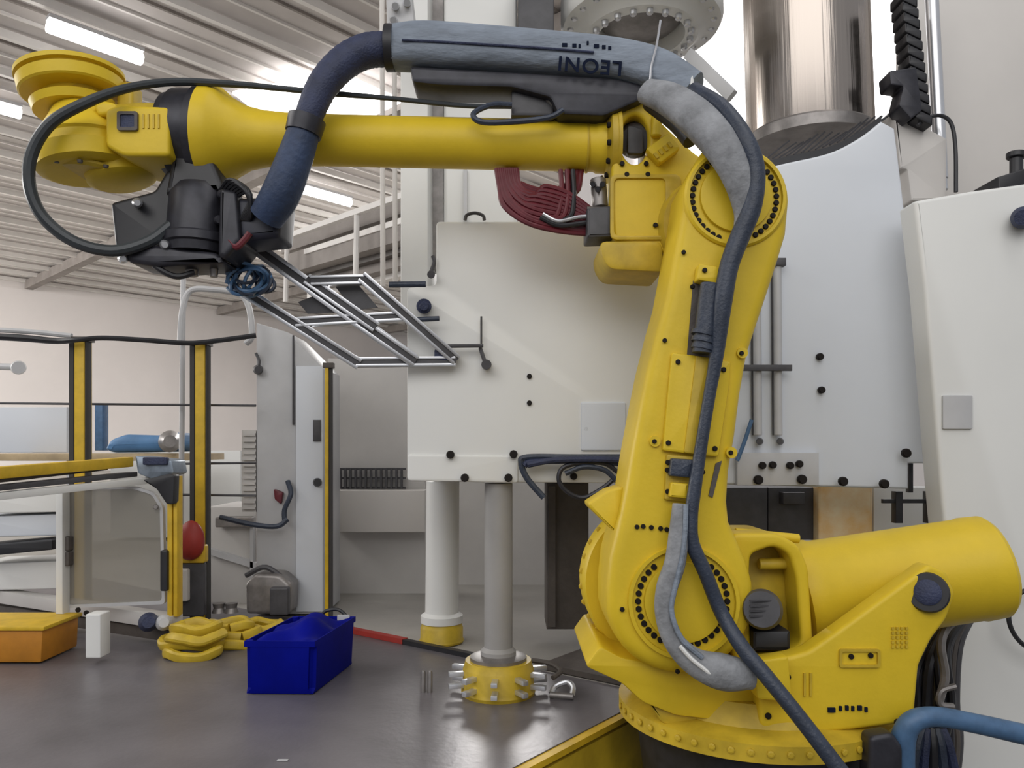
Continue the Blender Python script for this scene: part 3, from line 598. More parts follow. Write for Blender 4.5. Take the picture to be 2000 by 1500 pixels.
for x, y in ((268, 396, ), (322, 478), (434, 380), (428, 430), (240, 505)):
    put(lathe(P(x, y, 2.37), P(x, y, 2.33), [(0, M(10, 2.35)), (0.7, M(10, 2.35)), (1, M(6, 2.35))], 14), 'fitting', ALU if x in (268, 322, 240) else BLKM, tl)
for k in range(7):
    a = random.uniform(0, 6.28)
    put(ptube([(430+k*4, 372+k*3, 2.36), (450+k*6, 350+k*4, 2.3), (490, 380+k*6, 2.32), (470+k*3, 430, 2.34)], 4, n=6, k=4), 'wire', BLK, tl)
put(ptube([(290, 505, 2.36), (310, 525, 2.36), (345, 540, 2.38), (380, 532, 2.4)], 6, n=8), 'lower_hose', BLK, tl)

# ================================================================== DRESS PACK
sl = thing('cable_sleeve', 'long grey fabric cable sleeve with dark lettering above the forearm', 'cable sleeve', P(1050, 130, 2.36))
SP = [(766, 94, 2.36), (830, 92, 2.36), (950, 98, 2.36), (1080, 107, 2.36), (1200, 120, 2.36), (1285, 142, 2.34), (1352, 178, 2.30)]
put(ptube(SP, [42, 46, 44, 42, 42, 42, 36], n=28, sec=(0.9, 1.0, 3.2)), 'sleeve', SLV, sl)
put(ptube([(754, 94, 2.36), (770, 94, 2.36)], 46, n=24, k=2), 'end_collar', BLK, sl, 'black end collar')
put(ptube([(785, 78, 2.292), (900, 84, 2.294), (1060, 94, 2.296), (1160, 102, 2.297)], 2.6, n=6), 'seam', NAVY, sl)
# lettering, printed upside down along the sleeve
fc_ = bpy.data.curves.new('t', 'FONT'); fc_.body = 'LEONI'; fc_.size = 0.066; fc_.extrude = 0.001; fc_.align_x = 'CENTER'; fc_.align_y = 'CENTER'; fc_.offset = 0.0012; fc_.space_character = 1.12
fo = bpy.data.objects.new('t', fc_); tm = bpy.data.meshes.new_from_object(fo); bpy.data.objects.remove(fo)
q0, q1 = P(1090, 122, 2.298), P(1215, 133, 2.298); xa = (q0-q1).normalized(); na = Vector((0, -1, 0)); ya = na.cross(xa)
tm.transform(Matrix.Translation((q0+q1)/2) @ Matrix((xa, ya, na)).transposed().to_4x4())
put(tm, 'lettering', INK, sl, 'dark upside-down lettering')
mk = [prism(rect(x, y, x+wd, y+7), 2.299, 2.301) for x, y, wd in ((1098, 84, 10), (1118, 85, 8), (1130, 86, 4), (1146, 80, 4), (1160, 86, 10), (1176, 88, 7), (1188, 90, 6))]
put(merge(*mk), 'printed_mark', INK, sl)
put(merge(prism([rnd([(800, 128), (1000, 140), (1200, 152), (1290, 172), (1250, 196), (1180, 226), (1090, 222), (1075, 190), (1000, 170), (860, 166), (805, 160)], 8)], 2.33, 2.46, 0.01)), 'under_tray', BLKM, sl, 'black tray under the sleeve')
put(prism(rnd(rect(998, 160, 1082, 226), 6), 2.36, 2.50, 0.01), 'tray_post', DKGR, sl)
put(prism(rnd([(1060, 190), (1200, 160), (1260, 185), (1200, 222), (1100, 226)], 10), 2.35, 2.45, 0.015), 'tray_pad', mat('taupe_rubber', (0.16, 0.15, 0.14), 0.6, var=0.4, vscale=15), sl)
put(ptube([(1352, 150, 2.26), (1350, 178, 2.25)], 4, n=8, k=2), 'tie_end', WHITE, sl)
put(ptube([(1290, 40, 2.3), (1282, 90, 2.28), (1272, 130, 2.275), (1268, 160, 2.275), (1250, 180, 2.28)], 2.5, n=6), 'hang_wire', ALU, sl, 'bright hanging wire')
put(ptube([(1000, 205, 2.34), (960, 205, 2.34), (925, 222, 2.33), (940, 238, 2.32), (1000, 238, 2.32), (1070, 230, 2.32), (1100, 215, 2.32)], 6, n=8), 'blue_tube', HOSE, sl)
for x in (1092, 1108, 1124, 1140, 1160): put(ptube([(x, 218, 2.42), (x+3, 240, 2.41)], 3, n=6, k=2), 'tie_wire', DKGR, sl)
# sleeve going over the elbow
es = thing('elbow_sleeve', 'worn grey fabric sleeve bending down over the elbow', 'cable sleeve', P(1400, 300, 2.1))
put(ptube([(1262, 178, 2.24), (1310, 195, 2.18), (1365, 235, 2.10), (1412, 290, 2.04), (1442, 350, 2.03), (1456, 410, 2.04), (1446, 455, 2.045)], [26, 34, 38, 36, 30, 24, 14], n=20, sec=(0.75, 1, 2.4)), 'fabric', SLV2, es)
put(ptube([(1270, 200, 2.28), (1320, 240, 2.2), (1350, 275, 2.16)], 18, n=12), 'inner_cable', BLK, es)
tag(put(ptube([(1355, 178, 2.2), (1410, 212, 2.10), (1452, 270, 2.03), (1474, 330, 2.02), (1470, 400, 2.02), (1446, 460, 2.03), (1424, 520, 2.03), (1412, 590, 2.03), (1400, 690, 2.04), (1386, 770, 2.045), (1368, 880, 2.045), (1356, 960, 2.04), (1350, 1010, 2.04), (1352, 1060, 2.04), (1378, 1120, 2.04), (1408, 1195, 2.04), (1448, 1262, 2.0), (1500, 1325, 1.96), (1570, 1412, 1.92), (1660, 1530, 1.88)],
    [18, 18, 20, 20, 19, 20, 19, 18, 14, 12, 12, 13, 13, 14, 14, 14, 15, 15, 15, 16], n=14), 'main_hose', HOSE), 'long dark slate hose running down the whole upper arm', 'hose')
ls = thing('lower_sleeve', 'pale grey fabric sleeve looped over the lower joint', 'cable sleeve', P(1330, 1250, 2.05))
put(ptube([(1330, 985, 2.055), (1326, 1040, 2.045), (1318, 1100, 2.04), (1302, 1150, 2.04), (1298, 1200, 2.04), (1316, 1252, 2.03), (1356, 1292, 2.02), (1410, 1312, 2.01), (1468, 1318, 2.02)], [16, 19, 20, 20, 18, 20, 26, 34, 26], n=18, sec=(0.9, 1, 2.3)), 'fabric', SLV2, ls)
put(ptube([(1340, 985, 2.03), (1338, 1040, 2.02), (1332, 1090, 2.015), (1318, 1150, 2.015), (1312, 1195, 2.015), (1332, 1248, 2.0), (1372, 1285, 1.99)], 5, n=8), 'binding', SLV, ls)
tag(put(ptube([(1328, 1262, 1.99), (1352, 1288, 1.985), (1390, 1318, 1.98)], 4, n=8), 'clear_tie', WHITE), 'pale plastic tie on the lower sleeve', 'cable tie')
# blue hose from sleeve to tool
bh = thing('tool_hose', 'thick navy blue hose sleeve from the grey sleeve down to the tool', 'hose', P(580, 440, 2.28))
put(ptube([(760, 96, 2.36), (715, 100, 2.34), (672, 122, 2.32), (632, 165, 2.30), (608, 215, 2.29), (598, 245, 2.29)], [34, 34, 33, 31, 28, 26], n=20, k=8, rib=0.03), 'ribbed_hose', NAVY, bh)
put(ptube([(600, 232, 2.29), (592, 262, 2.29)], [38, 36], n=20, k=3), 'collar', BLKM, bh)
put(ptube([(594, 255, 2.29), (572, 320, 2.29), (548, 380, 2.30), (520, 425, 2.33)], [32, 36, 38, 34], n=20), 'lower_sleeve', mat('blue_sleeve', (0.030, 0.055, 0.125), 0.6, var=0.4, vscale=14, bump=0.3, bscale=60), bh)
tag(put(ptube([(1000, 208, 2.37), (900, 206, 2.38), (760, 192, 2.38), (640, 182, 2.38), (540, 172, 2.38), (450, 164, 2.36), (340, 160, 2.33), (250, 172, 2.28), (170, 200, 2.24), (100, 240, 2.22), (62, 300, 2.22), (58, 365, 2.23), (85, 425, 2.25), (145, 472, 2.28), (220, 490, 2.31), (290, 472, 2.34), (335, 440, 2.36)],
    [5, 5, 5, 6, 6, 7, 8, 9, 11, 12, 12, 12, 12, 12, 12, 12, 12], n=10), 'air_hose', mat('charcoal_hose', (0.035, 0.042, 0.048), 0.45, var=0.3)), 'long charcoal hose looping in front of the wrist', 'hose')
# red cables at the elbow
rc = thing('red_cable_bundle', 'dark red cables looped under the forearm at the elbow', 'cable', P(1080, 460, FY))
for k in range(11):
    s = k*5.5; yb = 455-k*7.5
    pts = [(970+s*0.7, 330, FY-0.02), (976+s*0.75, 365+random.uniform(-4, 4), FY-0.03), (985+s*1.2, 400+random.uniform(-6, 6)-k*2, FY-0.04), (1030+s*0.6, yb-18+random.uniform(-3, 3), FY-0.05), (1090+k*2, yb-4 if k < 6 else yb-2, FY-0.04), (1160, 458-k*4.5, FY-0.03)]
    put(ptube(pts, 5.5, n=8, k=5), 'cable', REDC, rc)
for k in range(4):
    put(ptube([(985+k*6, 332, FY), (1010+k*4, 355+k*5, FY-0.02), (1060, 372+k*4, FY-0.02), (1105+k*6, 362+k*5, FY-0.02), (1112+k*8, 332, FY)], 5.5, n=8, k=5), 'cable', REDC, rc)
for k in range(3): put(ptube([(1095+k*12, 332, FY-0.03), (1097+k*12, 380, FY-0.04), (1088+k*14, 420, FY-0.05), (1070+k*12, 425+k*4, FY-0.05)], 5, n=8), 'cable', REDC if k < 2 else BLK, rc)
put(ptube([(1060, 418, FY-0.06), (1090, 432, FY-0.06), (1130, 424, FY-0.06), (1165, 422, FY-0.06)], 4, n=8), 'cable', ALU, rc, 'silver cable')
put(ptube([(1055, 425, FY-0.055), (1095, 440, FY-0.055), (1165, 432, FY-0.055)], 5, n=8), 'cable', BLK, rc)
cn = thing('connector_block', 'dark grey connector block at the end of the red cables', 'connector', P(1175, 462, 2.4))
put(prism(rnd([(1146, 405), (1205, 400), (1207, 462), (1146, 464)], 5), 2.38, 2.5, 0.01), 'body', DKGR, cn)
for y in (412, 432, 450): put(cyl(P(1146, y, 2.42), P(1205, y, 2.42), M(9, 2.42), 16), 'plug', IRON, cn)
put(cyl(P(1168, 350, 2.43), P(1172, 405, 2.43), M(16, 2.43), 18), 'gland', IRON, cn)
for x, y in ((1158, 360), (1177, 360), (1168, 370)): put(lathe(P(x, y, 2.42), P(x, y, 2.385), [(0, M(7, 2.4)), (1, M(5, 2.4))], 10), 'pin', BLK, cn)
# ================================================================== HOSES AT THE ROBOT FOOT
tag(put(ptube([(2060, 1448, 2.05), (1990, 1432, 2.05), (1900, 1412, 2.05), (1830, 1400, 2.05), (1785, 1408, 2.05), (1765, 1440, 2.06), (1762, 1500, 2.07), (1765, 1560, 2.08)], [20, 19, 18, 18, 20, 22, 22, 22], n=14), 'blue_hose', BLUEH), 'blue hose bending down beside the robot foot', 'hose')
cbn = thing('foot_cable_bundle', 'dark cable bundle hanging between robot plate and cabinet', 'cable', P(1830, 1550, 2.45))
for k in range(16):
    x = 1790+k*5.2; y0 = 1290-k*3.2+random.uniform(-6, 6); yy = 2.42+0.02*(k % 4)
    put(ptube([(x+30, y0-40, yy+0.08), (x+random.uniform(-4, 8), y0+20, yy), (x+random.uniform(-8, 8), 1370, yy), (x+random.uniform(-10, 10)-4, 1450, yy), (x-8, 1570, yy)], random.uniform(6, 9), n=8), 'cable', (BLK, BLKM, BROWN, DKGR)[k % 4], cbn)
put(ptube([(1880, 1205, 2.4), (1850, 1225, 2.36), (1838, 1260, 2.34), (1846, 1320, 2.34), (1834, 1370, 2.34)], 8, n=8), 'grey_cable', IRON, cbn, 'grey cable')
put(ptube([(1866, 1340, 2.33), (1838, 1350, 2.33), (1836, 1375, 2.33), (1862, 1380, 2.33)], 6, n=8), 'grey_cable', IRON, cbn)
for k in range(5):
    put(ptube([(1800+k*10, 1425, 2.2), (1790+k*16, 1460, 2.18), (1775+k*24, 1540, 2.2)], 9, n=8), 'cable', (HOSE, NAVY, BLK)[k % 3], cbn)
tag(put(prism(rnd([(1700, 1440), (1745, 1432), (1765, 1460), (1765, 1640), (1690, 1640)], 10), 2.02, 2.08, 0.012), 'cable_guard', BLKM), 'black cable guard plate in front of the robot foot', 'guard')

# ================================================================== ON THE STEEL PLATE
# blue bin
ba, bb_, bc = PZ(478, 1356, 0.002), PZ(612, 1357, 0.002), PZ(690, 1296, 0.002)
bd = ba+bc-bb_; bn = thing('blue_bin', 'dark blue plastic bin standing on the steel plate', 'bin', (ba+bc)/2)
ctr = (ba+bc)/2; hB = 0.185
def ringp(sc, z): return [Vector((ctr.x+(p.x-ctr.x)*sc, ctr.y+(p.y-ctr.y)*sc, z)) for p in (ba, bb_, bc, bd)]
bm = bmesh.new()
lv = [ringp(0.97, 0.003), ringp(1.0, 0.02), ringp(1.03, hB-0.02), ringp(1.035, hB-0.02), ringp(1.035, hB), ringp(1.0, hB), ringp(0.96, 0.02)]
rr = [[bm.verts.new(p) for p in l] for l in lv]
for a, b in zip(rr, rr[1:]):
    for i in range(4): bm.faces.new((a[i], a[(i+1) % 4], b[(i+1) % 4], b[i]))
bm.faces.new(rr[0][::-1]); bm.faces.new(rr[-1])
ev = [e_ for e_ in bm.edges if abs((e_.verts[0].co-e_.verts[1].co).z) > 0.05]
bmesh.ops.bevel(bm, geom=ev, offset=0.02, segments=3, affect='EDGES')
put(frombm(bm), 'shell', BLUEBIN, bn)
cl = ringp(0.93, hB-0.03)
bm = bmesh.new(); N = 14
gv = [[None]*(N+1) for _ in range(N+1)]
for i in range(N+1):
    for j in range(N+1):
        u, v_ = i/N, j/N; p = cl[0].lerp(cl[1], u).lerp(cl[3].lerp(cl[2], u), v_)
        hh = 0.05*math.sin(math.pi*u)*math.sin(math.pi*v_)+0.012*math.sin(9*u+4*v_)+0.010*math.sin(13*v_-6*u)
        gv[i][j] = bm.verts.new(p+Vector((0, 0, hh+0.02*v_)))
for i in range(N):
    for j in range(N): bm.faces.new((gv[i][j], gv[i+1][j], gv[i+1][j+1], gv[i][j+1]))
put(frombm(bm), 'liner', BLUEBIN, bn, 'crumpled dark blue liner')
hp = bc.lerp(bd, 0.35)+Vector((0, 0, hB-0.155))
put(tube([hp+Vector((-0.05, 0, 0.15)), hp+Vector((-0.03, 0, 0.175)), hp+Vector((0.02, 0, 0.18)), hp+Vector((0.06, 0, 0.15))], 0.007, n=8), 'handle', BLK, bn)
put(boxm(bc+Vector((-0.04, -0.01, hB-0.012)), (0.05, 0.012, 0.04), None, 0.003), 'tag', LGREY, bn)
# yellow straps in a heap
ys = thing('yellow_strap_heap', 'heap of coiled yellow straps behind the blue bin', 'strap', PZ(390, 1285, 0.0))
for k, (px, py, rx, h) in enumerate(((365, 1288, 0.115, 0.0), (362, 1282, 0.11, 0.03), (372, 1286, 0.105, 0.06), (370, 1280, 0.085, 0.085), (440, 1268, 0.10, 0.0), (448, 1262, 0.095, 0.03), (440, 1262, 0.085, 0.06), (505, 1250, 0.10, 0.0), (500, 1248, 0.09, 0.028))):
    c = PZ(px, py, 0.0); ph = random.uniform(0, 6)
    pts = [c+Vector((math.cos(t*0.62+ph)*rx*(1+0.12*math.sin(t*1.3)), math.sin(t*0.62+ph)*rx*0.8+0.06, h+0.018+0.008*math.sin(t*1.9+k))) for t in range(11)]
    put(tube(pts, 0.017, n=10, sec=(1.0, 1.25, 2.6), k=4), 'strap_coil', YELW, ys)
# small things lying on the plate
fp = PZ(833, 1352, 0.0); fpo = thing('locating_pins', 'pair of short dark locating pins on the steel plate', 'pin', fp)
for dx in (-0.012, 0.012): put(lathe(fp+Vector((dx, 0, 0.0)), fp+Vector((dx, 0, 0.075)), [(0, 0.009), (0.9, 0.009), (1, 0.006)], 12), 'pin', IRON, fpo)
sv = PZ(1102, 1362, 0.0); svo = thing('shackle', 'small bright steel shackle lying beside the clamp ring', 'shackle', sv)
put(tube([sv+Vector((-0.045, 0, 0.012)), sv+Vector((-0.03, 0.02, 0.03)), sv+Vector((0.01, 0.02, 0.045)), sv+Vector((0.03, 0.0, 0.035)), sv+Vector((0.025, -0.02, 0.012))], 0.010, n=10), 'bow', ALU, svo)
put(cyl(sv+Vector((-0.05, -0.01, 0.012)), sv+Vector((0.03, -0.03, 0.012)), 0.011, 12), 'screw', IRON, svo)
tag(put(ptube([(1040, 1290, 2.9), (1075, 1296, 2.86), (1095, 1310, 2.82), (1080, 1324, 2.78)], 5, n=8), 'short_lead', BROWN), 'short dark lead lying behind the clamp ring', 'cable')
sc_ = PZ(552, 1486, 0.0); tag(put(boxm(sc_+Vector((0, 0, 0.002)), (0.03, 0.010, 0.003), None, 0.001), 'paper_scrap', LGREY), 'tiny pale scrap on the steel plate', 'scrap')

# ================================================================== PROFILE RACK UNDER THE TOOL
fr = thing('aluminium_rack', 'tilted aluminium profile rack between tool and white housing', 'rack', P(800, 710, 2.8))
def prof(a, b, wd=0.034):
    a, b = Vector(a), Vector(b); z = (b-a).normalized(); x = Vector((0, 1, 0)).cross(z).normalized(); 
    core = beam(a, b, wd*0.55, wd*0.7, 0, Vector((0, 1, 0)))
    s1 = beam(a+x*wd*0.36, b+x*wd*0.36, wd*0.28, wd, 0.002, Vector((0, 1, 0))); s2 = beam(a-x*wd*0.36, b-x*wd*0.36, wd*0.28, wd, 0.002, Vector((0, 1, 0)))
    return core, merge(s1, s2)
rails = [((478, 570, 2.587), (702, 712, 2.666)), ((480, 470, 2.580), (808, 704, 2.674)), ((600, 545, 2.602), (735, 640, 2.630)), ((706, 540, 2.602), (892, 704, 2.681)), ((700, 628, 2.630), (812, 706, 2.670))]
for i, (a, b) in enumerate(rails):
    co, fl_ = prof(P(*a), P(*b), 0.040 if i != 1 else 0.048)
    rr_ = put(fl_, 'rail', ALU, fr); put(co, 'rail_slot', DKGR, rr_)
for a, b in (((608, 549, 2.594), (712, 547, 2.605)), ((578, 630, 2.623), (790, 618, 2.641)), ((696, 708, 2.666), (890, 706, 2.681))):
    co, fl_ = prof(P(*a), P(*b), 0.034); rr_ = put(fl_, 'crossbar', ALU, fr); put(co, 'crossbar_slot', DKGR, rr_)
put(cyl(P(760, 556, 2.623), P(832, 555, 2.623), M(6, 2.630), 12), 'peg', HOSE, fr)
put(cyl(P(800, 625, 2.659), P(858, 622, 2.659), M(5, 2.630), 12), 'peg', HOSE, fr)
put(cyl(P(870, 676, 2.677), P(944, 675, 2.681), M(4, 2.666), 10), 'peg', DKGR, fr)
put(prism(rnd(rect(848, 682, 884, 704), 4), 2.666, 2.681, 0.004), 'corner_block', NAVY, fr)
put(prism([(655, 560), (700, 556), (738, 600), (690, 606)], 2.630, 2.638), 'shelf_sheet', DKGR, fr)
put(prism([(582, 590), (620, 575), (660, 610), (600, 612)], 2.630, 2.638), 'shelf_sheet', DKGR, fr)
# tangle of blue tubing
bt = thing('blue_tube_tangle', 'tangle of light blue air tubes below the tool', 'tube', P(490, 580, 2.5))
for k in range(12):
    cx, cy = 488+random.uniform(-14, 14), 540+random.uniform(-10, 10); rx, ry = random.uniform(20, 46), random.uniform(14, 32); ph = random.uniform(0, 6); ti = random.uniform(-0.6, 0.9)
    pts = []
    for t in range(10):
        a = ph+t*0.66; x = rx*math.cos(a); y = ry*math.sin(a)
        pts.append((cx+x*math.cos(ti)-y*math.sin(ti), cy+x*math.sin(ti)*0.6+y*math.cos(ti), 2.48+0.04*math.sin(a*1.3+k)))
    put(ptube(pts, 3.6, n=6, k=4), 'tube', BLUEH if k % 3 else HOSE, bt)
# grey arched pipe and thin stay beneath the tool
tag(put(ptube([(352, 668, 3.95), (356, 610, 3.95), (372, 568, 3.95), (420, 566, 3.95), (466, 574, 3.95), (486, 600, 3.95), (492, 655, 3.95), (480, 672, 3.95)], 6, n=10), 'arched_pipe', LGREY), 'grey arched pipe hanging below the tool', 'pipe')
tag(put(cyl(P(358, 540, 4.0), P(352, 1199, 4.0), M(5, 4.0), 10), 'stay_rod', LGREY), 'thin pale rod standing below the tool', 'rod')

# ================================================================== SAFETY FENCE AND CABINET ON THE LEFT
def fpost(px, wpx, y0, y1, Y, label, m=YELD):
    t = thing('fence_post', label, 'post', P(px, y1, Y), 'yellow fence posts')
    put(prism(rect(px-wpx*0.18, y0, px+wpx*0.42, y1), Y, Y+M(wpx, Y), 0.006), 'profile', m, t)
    put(prism(rect(px-wpx*0.5, y0+4, px-wpx*0.2, y1), Y+0.01, Y+M(wpx, Y), 0.003), 'side_slot', SLOTD, t, 'black slotted side')
    put(prism(rect(px+wpx*0.42, y0+4, px+wpx*0.56, y1), Y+0.01, Y+M(wpx, Y)*0.8, 0.003), 'rear_slot', SLOTD, t)
    put(prism(rect(px-wpx*0.5, y0-5, px+wpx*0.55, y0+3), Y-0.005, Y+M(wpx, Y), 0.003), 'cap', BROWN, t)
    return t
fpost(150, 32, 662, 1225, 3.70, 'yellow fence post rising behind the yellow bench beam')
f2 = fpost(386, 32, 670, 1212, 3.85, 'yellow fence post carrying the red button')
f3 = thing('thin_fence_post', 'thin dark yellow post beside the grey cabinet door', 'post', P(640, 1205, 3.92))
put(prism(rect(634, 716, 641, 1205), 3.92, 3.96, 0.003), 'profile', YELD, f3); put(prism(rect(641, 718, 648, 1205), 3.93, 3.96, 0.002), 'side_slot', SLOTD, f3)
put(prism(rect(630, 708, 650, 718), 3.915, 3.965, 0.003), 'cap', BROWN, f3)
f4 = thing('gate_post', 'short yellow gate post beside the smoked panel', 'post', P(335, 1205, 3.4))
put(prism(rect(326, 930, 336, 1205), 3.40, 3.46, 0.004), 'profile', YELD, f4); put(prism(rect(338, 930, 346, 1205), 3.40, 3.46, 0.004), 'profile', YELD, f4); put(prism(rect(335, 932, 339, 1205), 3.42, 3.46), 'slot', BROWN, f4)
put(prism(rnd(rect(312, 1075, 326, 1155), 4), 3.38, 3.44, 0.006), 'hinge', BLK, f4)
put(prism(rnd([(278, 938), (330, 925), (340, 928), (338, 985), (325, 985), (305, 955)], 4), 3.36, 3.42, 0.006), 'top_bracket', BLK, f4)
rbt = thing('stop_button_box', 'dull red rounded button above a dark box on the fence post', 'button', P(372, 1120, 3.78))
bcn = P(372, 1060, 3.78)
bm = bmesh.new(); bmesh.ops.create_icosphere(bm, subdivisions=3, radius=1)
for v_ in bm.verts: v_.co = Vector((v_.co.x*M(27, 3.78), v_.co.y*0.05, v_.co.z*M(38, 3.78)*(1-0.18*v_.co.z*0+0.12*v_.co.z)))+bcn
put(frombm(bm), 'red_cap', REDB, rbt); put(prism(rnd(rect(348, 1065, 400, 1100), 5), 3.79, 3.84, 0.006), 'housing', YELD, rbt)
put(prism(rnd(rect(352, 1100, 398, 1204), 4), 3.80, 3.84, 0.006), 'lower_box', DKGR, rbt, 'dark lower box'); put(prism(rnd(rect(340, 1112, 366, 1175), 4), 3.77, 3.83, 0.006), 'cream_plate', BEIGE, rbt, 'cream plate')
tag(put(ptube([(-60, 655, 3.68), (40, 660, 3.68), (110, 666, 3.68), (150, 664, 3.66), (200, 660, 3.7), (280, 664, 3.75), (360, 670, 3.8), (400, 668, 3.82), (450, 662, 3.86), (500, 655, 3.9)], [7, 7, 6, 5, 5, 5, 5, 5, 5, 5], n=8), 'fence_cable', BLK), 'black cable strung along the tops of the fence posts', 'cable')
tag(put(ptube([(-60, 642, 3.7), (60, 648, 3.7), (140, 656, 3.7)], 5, n=8), 'grey_fence_cable', LGREY), 'grey cable strung above the black fence cable', 'cable')
fw = thing('fence_wires', 'thin dark horizontal wires between the fence posts', 'fence', P(250, 970, 3.95))
for y, y2, x0, x1 in ((787, 792, -40, 500), (906, 904, 345, 500), (966, 968, 345, 500)): put(cyl(P(x0, y, 3.95), P(x1, y2, 3.95), M(2.3, 3.95), 8), 'wire', DKGR, fw)
# grey cabinet
ca = thing('grey_cabinet', 'tall light grey cabinet with a narrow door between fence and press', 'cabinet', P(570, 1205, 4.3))
put(prism([(500, 630), (560, 648), (632, 720), (632, 1200), (500, 1200)], 4.05, 4.44, 0.01), 'body', LGREY, ca)
put(prism(rect(578, 715, 630, 1195), 4.035, 4.052, 0.003), 'door', BLUW, ca)
put(cyl(P(573, 655, 4.04), P(573, 830, 4.04), M(2, 4), 8), 'door_rod', DKGR, ca)
put(prism(rect(611, 820, 626, 862), 4.025, 4.04, 0.002), 'label_plate', DKGR, ca); put(lathe(P(620, 942, 4.04), P(620, 942, 4.0), [(0, M(9, 4)), (1, M(7, 4))], 14), 'door_knob', BLK, ca)
put(merge(prism(rnd(rect(472, 840, 500, 1000), 2), 4.06, 4.2), *[prism(rect(474, y, 498, y+5), 4.045, 4.062) for y in range(846, 996, 12)]), 'vent_louvre', GREYP, ca)
put(lathe(P(504, 722, 4.045), P(504, 722, 4.0), [(0, M(10, 4)), (1, M(7, 4))], 14), 'lamp_knob', DKGR, ca)
put(ptube([(500, 690, 4.03), (506, 705, 4.02), (504, 720, 4.02)], 3, n=6), 'lead', DKGR, ca)
put(merge(ptube([(562, 940, 4.03), (568, 965, 4.0), (556, 995, 4.0), (556, 1018, 4.0)], 5, n=8), ptube([(430, 1010, 3.98), (490, 1024, 3.96), (540, 1028, 3.96), (562, 1014, 3.98)], 5, n=8)), 'hanging_tube', HOSE, ca)
put(merge(prism(rnd([(534, 955), (552, 962), (548, 985), (536, 975)], 3), 4.02, 4.05, 0.004)), 'red_latch', REDC, ca)
# grey machine lumps behind the fence
lm = thing('pump_unit', 'grey pump unit with a rounded housing in front of the cabinet', 'pump', P(530, 1205, 3.95))
put(prism(rnd([(478, 1140), (500, 1120), (545, 1122), (568, 1142), (565, 1200), (480, 1200)], 8), 3.86, 4.02, 0.02), 'housing', IRON, lm)
put(prism(rnd(rect(526, 1148, 562, 1202), 4), 3.82, 3.87, 0.008), 'motor', DKGR, lm); put(ptube([(480, 1124, 3.9), (520, 1108, 3.9), (566, 1140, 3.9)], 5, n=8), 'hood', DKGR, lm)
gm = thing('grey_machine_base', 'dim grey machine base behind the red button post', 'machine', P(450, 1180, 4.3))
put(prism(rect(405, 990, 500, 1180), 4.4, 4.9, 0.01), 'body', GREYP, gm); put(prism([(405, 1070), (500, 1100), (500, 1112), (405, 1082)], 4.36, 4.4), 'trim', LGREY, gm)
put(prism(rnd(rect(420, 1010, 492, 1030), 3), 4.33, 4.4, 0.004), 'shelf', IRON, gm); put(prism(rect(488, 1030, 494, 1180), 4.36, 4.4), 'edge', LGREY, gm)
for x in (428, 452): put(lathe(P(x, 1196, 3.9), P(x, 1178, 3.9), [(0, M(14, 3.9)), (0.5, M(10, 3.9)), (1, M(12, 3.9))], 16), 'foot', IRON, gm)

# ================================================================== BENCH ON THE LEFT
be = thing('yellow_bench_frame', 'white bench frame with a long yellow top beam', 'bench', P(120, 1210, 3.3))
put(beam(P(-60, 928, 2.75), P(252, 902, 3.55), 0.05, 0.045, 0.006), 'top_beam', YELD, be)
put(beam(P(-60, 944, 2.77), P(205, 914, 3.45), 0.03, 0.018), 'beam_shadow_strip', BROWN, be)  # solid brown strip put in as the shade under the yellow beam
put(beam(P(-60, 958, 2.78), P(260, 926, 3.55), 0.05, 0.022, 0.003), 'under_rail', DKGR, be)
put(beam(P(-60, 975, 2.80), P(290, 938, 3.50), 0.05, 0.028, 0.004), 'white_rail', WHITE, be)
put(prism(rnd([(262, 890), (335, 898), (340, 925), (300, 938), (268, 925)], 5), 3.45, 3.6, 0.01), 'corner_fixture', mat('steel_blue', (0.30, 0.36, 0.44), 0.4, metal=0.4, var=0.5, vscale=12), be)
put(prism(rnd(rect(278, 893, 325, 908), 3), 3.43, 3.46, 0.004), 'fixture_slot', NAVY, be)
put(prism(rect(108, 950, 122, 1200), 3.38, 3.44, 0.006), 'leg', WHITE, be)
sg = thing('smoked_panel', 'smoked clear guard panel with a rounded corner', 'panel', P(220, 1195, 3.4))
pane = [(126, 952), (262, 950), (300, 962), (318, 990), (322, 1180), (126, 1188)]
put(prism(rnd(pane, 8), 3.44, 3.452), 'pane', GLASS, sg)
put(prism([rnd(pane, 8), rnd([(131, 957), (260, 955), (296, 966), (312, 992), (316, 1174), (131, 1182)], 8)], 3.432, 3.456), 'edge_seal', LGREY, sg)
for y in (1062, 1092): put(prism(rnd(rect(118, y-14, 134, y+14), 3), 3.40, 3.44, 0.005), 'hinge', BROWN, sg)
put(lathe(P(304, 990, 3.43), P(304, 990, 3.41), [(0, M(5, 3.4)), (1, M(4, 3.4))], 10), 'screw', IRON, sg)
cbeam = thing('conveyor_beam', 'long pale floor beam running below the smoked panel', 'beam', P(200, 1240, 3.5))
put(beam(P(-80, 1150, 4.0), P(345, 1215, 3.42), 0.07, 0.06, 0.006), 'upper_beam', GREYP, cbeam)
put(beam(P(-80, 1176, 4.02), P(345, 1240, 3.46), 0.07, 0.05, 0.006), 'lower_beam', BROWN, cbeam)
put(prism(rnd(rect(166, 1200, 196, 1286), 3), 3.14, 3.22, 0.006), 'foot', WHITE, cbeam, 'white foot block')
bolts(cbeam, [(153, 1191), (169, 1197), (182, 1218)], 3.40, 5)
put(merge(lathe(P(290, 1215, 3.40), P(290, 1215, 3.32), [(0, M(18, 3.35)), (0.7, M(18, 3.35)), (1, M(11, 3.35))], 20)), 'roller', NAVY, cbeam, 'dark blue roller')
